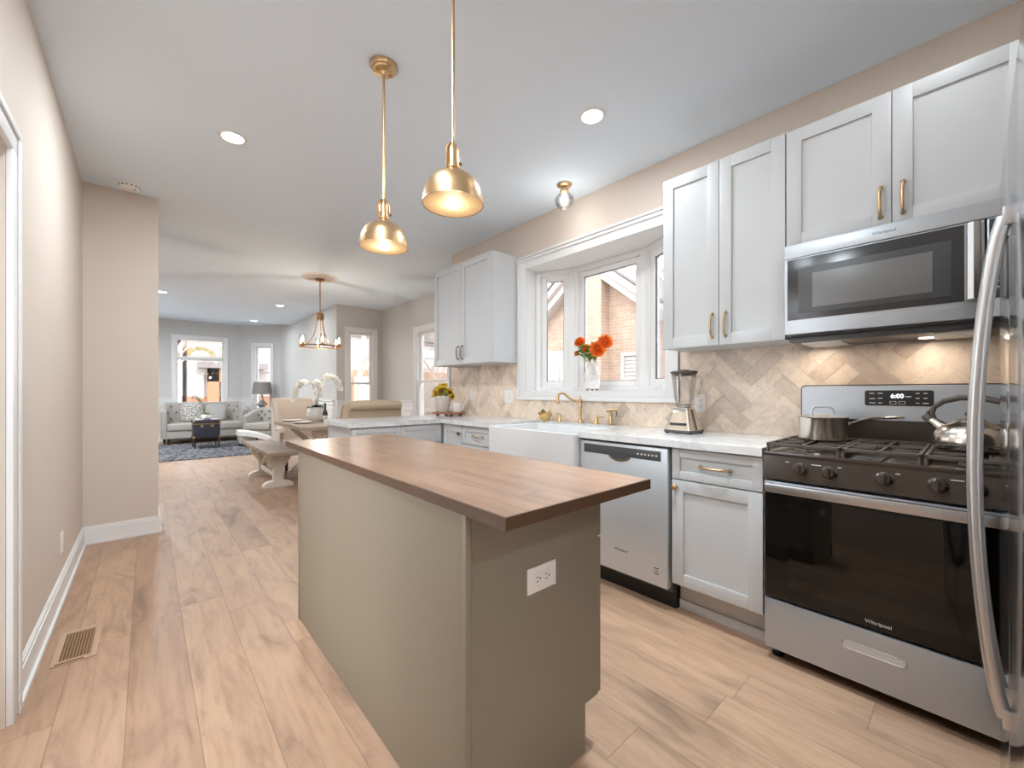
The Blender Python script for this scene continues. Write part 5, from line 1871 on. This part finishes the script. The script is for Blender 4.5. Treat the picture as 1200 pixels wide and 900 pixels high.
bowl = [(0, 0), (0.06, 0), (0.088, 0.03), (0.1, 0.075), (0.09, 0.125), (0.068, 0.15), (0.062, 0.15), (0.08, 0.12), (0.088, 0.075), (0, 0.06)]
orchid('potted_orchid', 'white orchid with arching sprays in a round white pot on the dining table', (1.74, 5.98, TZT), 1.28,
       [[(-0.02, 0, 0.3), (-0.05, -0.02, 0.40), (-0.12, -0.03, 0.42), (-0.19, -0.04, 0.36), (-0.24, -0.05, 0.24)],
        [(0.0, 0, 0.3), (0.02, 0.0, 0.40), (0.0, -0.06, 0.43), (-0.02, -0.1, 0.35), (-0.03, -0.12, 0.27)],
        [(0.03, 0, 0.32), (0.05, 0.0, 0.44), (0.11, -0.04, 0.48), (0.18, -0.08, 0.44), (0.24, -0.1, 0.34)]],
       'ceramic', bowl, 'white_petal', 0.038)
bx_, by_ = 1.775, 5.74
t = thing('bottle', 'slim dark green bottle beside the white orchid pot', 'bottle', (bx_, by_, TZT))
MB().lathe([(0, 0), (0.03, 0), (0.033, 0.01), (0.033, 0.1), (0.028, 0.13), (0.013, 0.165), (0.0115, 0.24), (0.014, 0.242), (0.014, 0.25), (0, 0.25)], (bx_, by_, TZT), 18).build('glass_body', 'bottle', t)
MB().lathe([(0.0335, 0.035), (0.0338, 0.036), (0.0338, 0.085), (0.0335, 0.086)], (bx_, by_, TZT), 18).build('paper_label', 'ceramic', t)
pl_lab = ['white dinner plate on the table edge above the bench', 'white dinner plate at the near end of the dining table', 'white dinner plate on the table before the cream host chair']
for (x, y), lb in zip(((1.49, 5.66), (2.05, 5.25), (1.47, 6.17)), pl_lab):
    MB().lathe([(0, 0.002), (0.08, 0.002), (0.085, 0.0), (0.09, 0.004), (0.13, 0.016), (0.135, 0.02), (0.13, 0.0195), (0.088, 0.008), (0, 0.007)], (x, y, TZT), 32).build('dinner_plate', 'ceramic', loc=(x, y, TZT), label=lb, cat='plate', group='plates laid on the dining table')

# chandelier and medallion
hx, hy = 1.807, 6.064
mb = MB()
mb.lathe([(0, -0.03), (0.05, -0.03), (0.07, -0.02), (0.1, -0.024), (0.14, -0.014), (0.18, -0.02), (0.22, -0.01), (0.24, 0.0), (0, 0.0)], (hx, hy, CEIL - 0.0005), 48)
for i in range(20):
    a = 2 * PI * i / 20
    mb.petal((hx + 0.09 * math.cos(a), hy + 0.09 * math.sin(a), CEIL - 0.022), (math.cos(a), math.sin(a), 0.05), (0, 0, -1), 0.11, 0.035, 0.1)
mb.build('ceiling_medallion', 'medal', loc=(hx, hy, CEIL - 0.02), label='round cream plaster medallion on the ceiling above the chandelier', cat='ceiling medallion')
t = thing('chandelier', 'brass ring chandelier with candle bulbs hanging over the dining table', 'chandelier', (hx, hy, CEIL - 0.03))
MB().lathe([(0, -0.03), (0.058, -0.03), (0.06, -0.042), (0.04, -0.055), (0.015, -0.062), (0, -0.062)], (hx, hy, CEIL), 24).build('canopy', 'bronze', t)
MB().tube([(hx, hy, CEIL - 0.055), (hx, hy, 2.26)], 0.0075, 10).build('rod', 'bronze', t)
mb = MB()
mb.lathe([(0, 0), (0.045, 0), (0.05, 0.01), (0.05, 0.085), (0.045, 0.095), (0.012, 0.1), (0, 0.1)], (hx, hy, 2.17), 16)
mb.build('hub', 'bronze', t)
RZ, RR = 1.80, 0.262
mb = MB()
mb.tube([(hx + RR * math.cos(2 * PI * i / 48), hy + RR * math.sin(2 * PI * i / 48), RZ) for i in range(49)], 0.009, 8)
mb.build('ring', 'bronze', t)
for i in range(3):
    a = 2 * PI * i / 3 + 0.35
    ca, sa = math.cos(a), math.sin(a)
    mb = MB()
    mb.tube([(hx + r_ * ca, hy + r_ * sa, z) for r_, z in ((0.035, 2.25), (0.04, 2.16), (0.055, 2.06), (0.09, 1.95), (0.15, 1.86), (0.22, 1.81), (RR, RZ))], [0.012, 0.0125, 0.0125, 0.012, 0.0115, 0.011, 0.01], 8, flat=0.6)
    mb.build('arm', 'bronze', t)
for i in range(6):
    a = 2 * PI * i / 6 + 0.35
    x, y = hx + RR * math.cos(a), hy + RR * math.sin(a)
    mb = MB()
    mb.lathe([(0, -0.02), (0.012, -0.018), (0.012, 0.0), (0.028, 0.006), (0.03, 0.012), (0.012, 0.016), (0.012, 0.04), (0, 0.04)], (x, y, RZ), 14)
    cu_ = mb.build('candle_cup', 'bronze', t)
    MB().lathe([(0, 0.04), (0.012, 0.042), (0.017, 0.07), (0.012, 0.1), (0.003, 0.125), (0, 0.126)], (x, y, RZ), 12).build('bulb', 'candle', cu_)
    MB().lathe([(0.026, 0.014), (0.03, 0.016), (0.03, 0.145), (0.0285, 0.145), (0.0285, 0.016)], (x, y, RZ), 16).build('glass_sleeve', 'jar', cu_)
light('lamp', 'POINT', (hx, hy, RZ - 0.08), 8.0, (1.0, 0.88, 0.72), 0.03, parent=t)

# ------------------------------------------------------------------ living room
# rug
mb = MB()
nx, ny = 130, 110
rx0, rx1, ry0, ry1 = -0.85, 1.57, 8.92, 11.66
vs = []
for j in range(ny + 1):
    row = []
    for i in range(nx + 1):
        e_ = min(i, nx - i, j, ny - j)
        z = (0.005 if e_ == 0 else 0.012 + random.random() * 0.017)
        jx = random.uniform(-0.012, 0.012)
        jy = random.uniform(-0.012, 0.012) if e_ else random.uniform(-0.03, 0.03)
        row.append(mb.b.verts.new((rx0 + (rx1 - rx0) * i / nx + jx, ry0 + (ry1 - ry0) * j / ny + jy, z)))
    vs.append(row)
for j in range(ny):
    for i in range(nx):
        mb.b.faces.new((vs[j][i], vs[j][i + 1], vs[j + 1][i + 1], vs[j + 1][i]))
mb.build('area_rug', 'rug', loc=(0.6, 10.3, 0), label='blue grey shag rug under the trunk table and sofa', cat='rug', keep=True)


def tub_seat(name, label, cat, cx, cy, rz, W, D, arm_h, back_h, cushions=1, legs='dwood', seat_z=0.46, leg_h=0.13, tuft=None):
    """curved tufted seat; local front is -y"""
    t = thing(name, label, cat, (0, 0, 0), None, local=True)
    K = dict(local=True)
    hw = W / 2
    th = 0.1
    path = []
    r = min(0.34, hw * 0.7)
    yb = D / 2
    path.append((-hw, -D / 2 + 0.06, -1, 0))
    path.append((-hw, yb - r, -1, 0))
    for i in range(1, 8):
        a = PI - (PI / 2) * i / 7
        path.append((-hw + r + r * math.cos(a), yb - r + r * math.sin(a), math.cos(a), math.sin(a)))
    for i in range(1, 4):
        path.append((-hw + r + (W - 2 * r) * i / 4, yb, 0, 1))
    for i in range(0, 8):
        a = PI / 2 - (PI / 2) * i / 7
        path.append((hw - r + r * math.cos(a), yb - r + r * math.sin(a), math.cos(a), math.sin(a)))
    path.append((hw, -D / 2 + 0.06, 1, 0))
    rings = []
    for (x, y, nx_, ny_) in path:
        u = (y + D / 2) / D
        h = arm_h + (back_h - arm_h) * max(0, min(1, (u - 0.1) / 0.75)) ** 1.2
        q = [(0.0, leg_h), (0.0, h - 0.05), (0.012, h - 0.015), (-0.03, h), (-0.075, h - 0.012), (-th, h - 0.05), (-th, leg_h)]
        rings.append([(x + nx_ * o_, y + ny_ * o_, z) for o_, z in q])
    mb = MB()
    mb.loft(rings)
    bk = mb.build('backrest', 'sofa', t, sharp=60, **K)
    for j_, (x, y, nx_, ny_) in enumerate(path[3:-2:2]):
        u = (y + D / 2) / D
        h = arm_h + (back_h - arm_h) * max(0, min(1, (u - 0.1) / 0.75)) ** 1.2
        for zz in ((h - 0.1, seat_z + 0.08) if j_ % 2 else ((h + seat_z) / 2,)):
            MB().ball((x - nx_ * (th + 0.002), y - ny_ * (th + 0.002), zz), 0.02, 8).build('tufting_button', 'button', bk, **K)
    mb = MB()
    for s_ in (-1, 1):
        for i in range(22):
            z = leg_h + 0.06 + (arm_h - leg_h - 0.1) * i / 21
            mb.ball((s_ * (hw - 0.012), -D / 2 + 0.058, z), 0.007, 6)
            mb.ball((s_ * (hw - 0.088), -D / 2 + 0.058, z), 0.007, 6)
    mb.build('nailhead_trim', 'nail', bk, **K)
    fr_ = [(-hw + 0.1, -D / 2)]
    mb = MB()
    mb.box(-hw + 0.095, hw - 0.095, -D / 2 + 0.03, yb - 0.1, leg_h, seat_z - 0.16, 0.015)
    mb.build('seat_base', 'sofa', t, **K)
    n = cushions
    wd = (W - 0.2) / n
    for i in range(n):
        a = -hw + 0.1 + wd * i
        mb = MB()
        mb.box(a + 0.003, a + wd - 0.003, -D / 2, yb - 0.1, seat_z - 0.16, seat_z, 0.035, 3)
        mb.build('seat_cushion', 'sofa', t, **K)
    for (xx, yy) in ((-hw + 0.13, -D / 2 + 0.1), (hw - 0.13, -D / 2 + 0.1), (-hw + 0.07, yb - 0.2), (hw - 0.07, yb - 0.2)):
        mb = MB()
        mb.lathe([(0, 0), (0.018, 0), (0.03, leg_h), (0, leg_h)], (xx, yy, 0), 12)
        mb.build('leg', legs, t, **K)
    t.location = (cx, cy, 0)
    t.rotation_euler = (0, 0, rz)
    return t


tub_seat('loveseat', 'light grey tufted curved loveseat under the stained glass window', 'sofa', 1.03, 12.12, 0.0, 1.60, 0.86, 0.74, 0.93, 1)
tub_seat('armchair', 'light grey tufted armchair in front of the grey table lamp', 'armchair', 2.08, 11.0, -0.7, 0.74, 0.68, 0.62, 0.80, 1)


def cushion(label, c, rz, tilt, w_, mat):
    mb = MB()
    rings = []
    n = 20
    for k, s_ in ((-1, 0.2), (-0.75, 0.75), (-0.3, 0.96), (0, 1.0), (0.3, 0.96), (0.75, 0.75), (1, 0.2)):
        ring_ = []
        for i in range(n):
            a = 2 * PI * i / n
            q = 1.0 / max(abs(math.cos(a)), abs(math.sin(a)))
            q = q ** 0.85
            ring_.append((w_ / 2 * s_ * q * math.cos(a), 0.07 * k, w_ / 2 * s_ * q * math.sin(a)))
        rings.append(ring_)
    mb.loft(rings)
    o = mb.build('throw_pillow', mat, local=True, sharp=80)
    o.location = c
    o.rotation_euler = (tilt, 0, rz)
    tag(o, label, 'pillow', 'throw pillows on the loveseat')


cushion('speckled throw pillow leaning on the loveseat back left of the trunk orchid', (0.80, 12.28, 0.68), 0.12, -0.25, 0.44, 'cushion')
cushion('plain pale grey throw pillow leaning on the loveseat behind the trunk orchid', (1.25, 12.26, 0.67), -0.2, -0.28, 0.42, 'pcushion')

# trunk table
kx0, kx1, ky0, ky1 = 0.70, 1.13, 10.32, 10.85
t = thing('trunk_table', 'navy trunk style table with gold trim and slim legs on the shag rug', 'table', (0.92, 10.6, 0.03))
mb = MB()
mb.box(kx0, kx1, ky0, ky1, 0.24, 0.52, 0.006)
mb.build('body', 'trunk', t)
MB().box(kx0 - 0.006, kx1 + 0.006, ky0 - 0.006, ky1 + 0.006, 0.525, 0.60, 0.008).build('lid', 'trunk', t)
mb = MB()
mb.box(kx0 - 0.009, kx1 + 0.009, ky0 - 0.009, ky1 + 0.009, 0.512, 0.528, 0.002)
mb.build('gold_band', 'gold', t)
mb = MB()
for x in (kx0, kx1):
    for z in (0.25, 0.574):
        mb.box(x - 0.02, x + 0.02, ky0 - 0.01, ky0 + 0.03, z - 0.025, z + 0.025, 0.004)
mb.build('corner_cap', 'gold', t)
for x in (kx0 + 0.13, kx1 - 0.13):
    MB().box(x - 0.025, x + 0.025, ky0 - 0.012, ky0, 0.455, 0.5, 0.003).build('latch', 'gold', t)
for (x, y) in ((kx0 + 0.02, ky0 + 0.02), (kx1 - 0.02, ky0 + 0.02), (kx0 + 0.02, ky1 - 0.02), (kx1 - 0.02, ky1 - 0.02)):
    mb = MB()
    mb.lathe([(0, 0.0), (0.012, 0.0), (0.016, 0.1), (0.026, 0.19), (0.028, 0.215), (0, 0.215)], (x, y, 0.0295), 12)
    mb.build('leg', 'dwood', t)
orchid('potted_orchid', 'dried tan orchid in a cream fluted bowl on the trunk table', (0.925, 10.55, 0.60), 1.0,
       [[(-0.01, 0, 0.22), (-0.05, 0.0, 0.32), (-0.1, -0.02, 0.41), (-0.17, -0.04, 0.46), (-0.24, -0.06, 0.47)]],
       'ceramic', [(0, 0), (0.06, 0), (0.085, 0.03), (0.095, 0.07), (0.09, 0.1), (0.085, 0.1), (0.08, 0.07), (0, 0.06)], 'tanpetal', 0.034, 'green', 8)
for (x, lb) in ((0.80, 'stack of white papers on the trunk table left of its orchid bowl'), (1.05, 'stack of white papers on the trunk table right of its orchid bowl')):
    mb = MB()
    for i in range(3):
        mb.box(x - 0.06 + 0.004 * i, x + 0.06 + 0.003 * i, 10.38, 10.5, 0.6002 + i * 0.006, 0.6055 + i * 0.006, 0.001)
    mb.build('paper_stack', 'ceramic', loc=(x, 10.44, 0.60), label=lb, cat='papers', group='paper stacks on the trunk table')

# side table and lamp
lx, ly = 2.16, 11.86
t = thing('side_table', 'small round dark side table behind the armchair under the lamp', 'table', (lx, ly, 0))
MB().lathe([(0, 0.66), (0.16, 0.66), (0.165, 0.67), (0.16, 0.68), (0, 0.68)], (lx, ly, 0), 28).build('top', 'dwood', t)
MB().lathe([(0, 0), (0.11, 0), (0.11, 0.012), (0.025, 0.03), (0.018, 0.3), (0.03, 0.66), (0, 0.66)], (lx, ly, 0), 20).build('pedestal', 'dwood', t)
t = thing('table_lamp', 'table lamp with grey drum shade and silver gourd base by the bay', 'lamp', (lx, ly, 0.68))
MB().lathe([(0, 0), (0.07, 0), (0.07, 0.015), (0.03, 0.025), (0.02, 0.05), (0.03, 0.08), (0.075, 0.13), (0.115, 0.17), (0.12, 0.195), (0.1, 0.22), (0.05, 0.27), (0.03, 0.31), (0.025, 0.38), (0.012, 0.4), (0.01, 0.44), (0, 0.44)], (lx, ly, 0.68), 28).build('base', 'mercury', t)
MB().lathe([(0.225, 0.43), (0.185, 0.73), (0.181, 0.73), (0.221, 0.43)], (lx, ly, 0.68), 36).build('lamp_shade', 'shade', t)
mb = MB()
mb.tube([(lx, ly, 1.12), (lx, ly, 1.40)], 0.004, 6)
mb.bar((lx - 0.185, ly, 1.39), (lx + 0.185, ly, 1.39), 0.005, 0.004)
mb.bar((lx, ly - 0.185, 1.39), (lx, ly + 0.185, 1.39), 0.005, 0.004)
mb.build('shade_harp', 'nail', t)

# ottoman with throw in front of the armchair
t = thing('ottoman', 'low pale curved ottoman with ivory throw between the armchair and bench', 'ottoman', (1.72, 10.35, 0))
mb = MB()
rings = []
for i in range(15):
    u = i / 14
    x = 1.44 + 0.56 * u
    z = 0.30 - 0.16 * u ** 2.2
    rings.append([(x, 10.62 - 0.5 * u, z - 0.09), (x, 10.62 - 0.5 * u - 0.38, z - 0.09), (x, 10.62 - 0.5 * u - 0.38, z), (x, 10.62 - 0.5 * u - 0.2, z + 0.035), (x, 10.62 - 0.5 * u, z)])
mb.loft(rings)
mb.build('throw', 'fur', t, sharp=70)
mb = MB()
mb.box(1.46, 1.75, 10.2, 10.58, 0.04, 0.2, 0.02)
mb.build('seat', 'pcushion', t)
for (x, y) in ((1.5, 10.24), (1.71, 10.24), (1.5, 10.54), (1.71, 10.54)):
    MB().lathe([(0, 0), (0.015, 0), (0.02, 0.045), (0, 0.045)], (x, y, 0), 10).build('leg', 'dwood', t)
t.location.z = 0.03

# ------------------------------------------------------------------ outdoors
mb = MB()
mb.box(-60, 60, -40, 70, -0.8, -0.7)
mb.build('ground', 'snow', kind='structure')

# brick neighbour seen through the bay window
nh = thing('brick_house', 'salmon brick house with white gable trim outside the bay window', 'house', (6.5, 4.0, -0.7))
NX = 6.2
mb = MB()
mb.extr([(NX + 0.25, -3.0, -0.7), (NX + 0.25, 9.5, -0.7), (NX + 0.25, 9.5, 0.2), (NX + 0.25, 7.2, 2.35), (NX + 0.25, 4.85, 3.95), (NX + 0.25, 3.2, 2.35), (NX + 0.25, 2.4, 1.9), (NX + 0.25, -3.0, 1.9)], (0.2, 0, 0))
mb.build('wall', 'brick', nh)
MB().box(NX, NX + 0.3, 4.52, 5.28, -0.7, 5.6).build('chimney', 'brick', nh)
mb = MB()


def rake(mb, y0, z0, y1, z1, h=0.30, x0=NX - 0.02, x1=NX + 0.5):
    for (o_, hh, xx) in ((0.0, h * 0.52, x0), (h * 0.55, h * 0.45, x0 - 0.1)):
        mb.extr([(xx, y0, z0 + o_), (xx, y1, z1 + o_), (xx, y1, z1 + o_ + hh), (xx, y0, z0 + o_ + hh)], (x1 - xx, 0, 0))


rake(mb, 4.52, 3.24, 2.6, 1.75)
rake(mb, 5.28, 3.24, 9.5, 0.1)
mb.build('gable_trim', 'siding', nh)
mb = MB()
for (a, b) in (((4.52, 3.56), (2.5, 2.0)), ((5.28, 3.56), (9.5, 0.4))):
    mb.extr([(NX - 0.15, a[0], a[1]), (NX - 0.15, b[0], b[1]), (NX - 0.15, b[0], b[1] + 0.05), (NX - 0.15, a[0], a[1] + 0.05)], (5, 0, 0))
mb.build('roof', 'roof', nh)
for (y0, y1, z0, z1) in ((3.72, 4.24, 0.9, 1.88), (5.75, 6.2, 0.9, 1.8)):
    mb = MB()
    for (a, b, c, d) in ((y0, y0 + 0.07, z0, z1), (y1 - 0.07, y1, z0, z1), (y0 + 0.07, y1 - 0.07, z1 - 0.07, z1), (y0 + 0.07, y1 - 0.07, z0, z0 + 0.07), (y0 + 0.07, y1 - 0.07, (z0 + z1) / 2 - 0.02, (z0 + z1) / 2 + 0.02)):
        mb.box(NX + 0.2, NX + 0.27, a, b, c, d)
    wf = mb.build('window', 'siding', nh)
    mb = MB()
    for i in range(12):
        zz = z0 + 0.08 + i * (z1 - z0 - 0.16) / 12
        mb.box(NX + 0.222, NX + 0.238, y0 + 0.07, y1 - 0.07, zz, zz + (z1 - z0 - 0.16) / 12 - 0.012)
    mb.build('blind', 'siding', wf)
    MB().box(NX + 0.237, NX + 0.246, y0 + 0.06, y1 - 0.06, z0 + 0.06, z1 - 0.06).build('pane', 'winglass', wf)


def house(name, label, x0, x1, y0, y1, zw, zr, wallmat, lower=None, wins=(), face='S', door=None, grp='houses across the street', loc=None):
    t = thing(name, label, 'house', ((x0 + x1) / 2, (y0 + y1) / 2, -0.7), grp)
    mb = MB()
    zl = -0.7
    if lower:
        MB().box(x0 - 0.02, x1 + 0.02, y0 - 0.02, y1 + 0.02, -0.7, lower[1]).build('lower_wall', lower[0], t)
        zl = lower[1]
    MB().box(x0, x1, y0, y1, zl, zw).build('wall', wallmat, t)
    xm = (x0 + x1) / 2
    mb = MB()
    mb.extr([(x0 - 0.3, y0 - 0.3, zw), (x1 + 0.3, y0 - 0.3, zw), (xm, y0 - 0.3, zr)], (0, y1 - y0 + 0.6, 0))
    mb.build('roof', 'roof', t)
    for (a, b, c, d) in wins:
        mb = MB()
        for (p, q, r_, s_) in ((a - 0.1, a, c - 0.1, d + 0.1), (b, b + 0.1, c - 0.1, d + 0.1), (a, b, d, d + 0.1), (a, b, c - 0.1, c), (a, b, (c + d) / 2 - 0.03, (c + d) / 2 + 0.03)):
            mb.box(p, q, y0 - 0.1, y0 + 0.02, r_, s_)
        wf = mb.build('window', 'siding', t)
        MB().box(a, b, y0 - 0.05, y0 - 0.01, c, d).build('pane', 'winglass', wf)
    if door:
        a, b, c, d, dm = door
        mb = MB()
        for (p, q, r_, s_) in ((a, a + 0.5, c, d), (b - 0.5, b, c, d), (a, b, d - 0.8, d)):
            mb.box(p, q, y0 - 0.9, y0, r_, s_)
        po = mb.build('porch', dm, t)
        MB().box(a - 0.5, b + 0.5, y0 - 1.3, y0, d, d + 0.35).build('porch_roof', 'roof', po)
        MB().box(a + 0.7, b - 0.7, y0 - 0.12, y0 - 0.02, c, d - 1.0).build('door', 'winglass', po)
    return t


house('pale_house', 'pale sided house with tan porch seen through the stained glass window', 1.9, 9.5, 31.0, 38, 6.5, 10.0, 'siding', ('ochre', 0.9),
      [(2.15, 2.5, 0.9, 2.2), (5.6, 6.0, 2.6, 3.2)], door=(2.75, 5.2, -0.7, 2.6, 'ochre'))
house('sided_house', 'two storey house with tan lower wall seen through the dining back window', 6.45, 12.0, 18.0, 25, 3.6, 6.2, 'siding', ('brick_x', 2.15),
      [(7.45, 7.85, 2.4, 3.3), (6.85, 7.3, 0.6, 1.75), (10.0, 10.8, 2.4, 3.3)])
house('cream_house', 'cream house partly seen through the narrow bay window', -6.5, 1.4, 33.0, 40, 4.5, 7.5, 'siding', None, [(-2, -1, 0.8, 2.4), (-0.2, 0.6, 0.8, 2.4)], door=None)


def tree(label, base, h, seed, spread=1.0, depth=5, r0=0.12):
    rnd = random.Random(seed)
    mb = MB()

    def grow(p, d_, ln, r, k):
        p1 = p + d_ * ln * 0.5 + Vector((rnd.uniform(-1, 1), rnd.uniform(-1, 1), rnd.uniform(-0.2, 0.5))) * ln * 0.06
        p2 = p1 + d_ * ln * 0.5
        mb.tube([p, p1, p2], [r, r * 0.86, r * 0.72], 5, cap=False)
        if k == 0:
            return
        for i in range(3 if k > 1 else 4):
            v = Vector((rnd.uniform(-1, 1), rnd.uniform(-1, 1), rnd.uniform(-0.3, 0.6))) * spread
            grow(p2 if i < 2 else p1, (d_ + v * 0.75).normalized(), ln * rnd.uniform(0.62, 0.82), r * 0.6, k - 1)
    grow(Vector(base), Vector((0.02, 0, 1)), h * 0.3, r0, depth)
    mb.build('bare_tree', 'bark', loc=base, label=label, cat='tree', group='bare trees outdoors', sharp=80)


tree('bare winter tree in front of the pale house beyond the stained glass window', (0.85, 27.0, -0.7), 8.0, 3, 1.2, 5, 0.1)
tree('bare winter tree outside the dining back window', (5.05, 13.2, -0.7), 7.0, 5, 1.0, 5, 0.1)
tree('bare branching tree beside the fence outside the dining right window', (6.6, 10.3, -0.7), 5.4, 8, 1.3, 5, 0.1)
tree('bare tree top showing above the brick gable', (12.5, 6.2, -0.7), 8.5, 12, 1.2, 5, 0.14)
house('rear_house', 'pale house behind the fence outside the dining right window', 13.2, 19.0, 17.6, 24, 4.2, 7, 'siding', ('siding', 0.0), [(13.7, 14.5, 0.6, 2.2)])

# board fence outside the dining right window
t = thing('board_fence', 'tall weathered board fence outside the dining right window', 'fence', (5.3, 8.0, -0.7))
mb = MB()
for i in range(10):
    mb.box(4.55, 4.58, 7.02 + i * 0.15, 7.16 + i * 0.15, -0.7, 1.36 if i < 9 else 1.36)
mb.build('boards', 'fence', t)
mb = MB()
for z in (-0.3, 1.0):
    mb.box(4.58, 4.63, 7.0, 8.5, z, z + 0.09)
mb.build('rail', 'fence', t)
for y in (7.05, 8.45):
    MB().box(4.58, 4.67, y - 0.05, y + 0.05, -0.7, 1.38).build('post', 'fence', t)
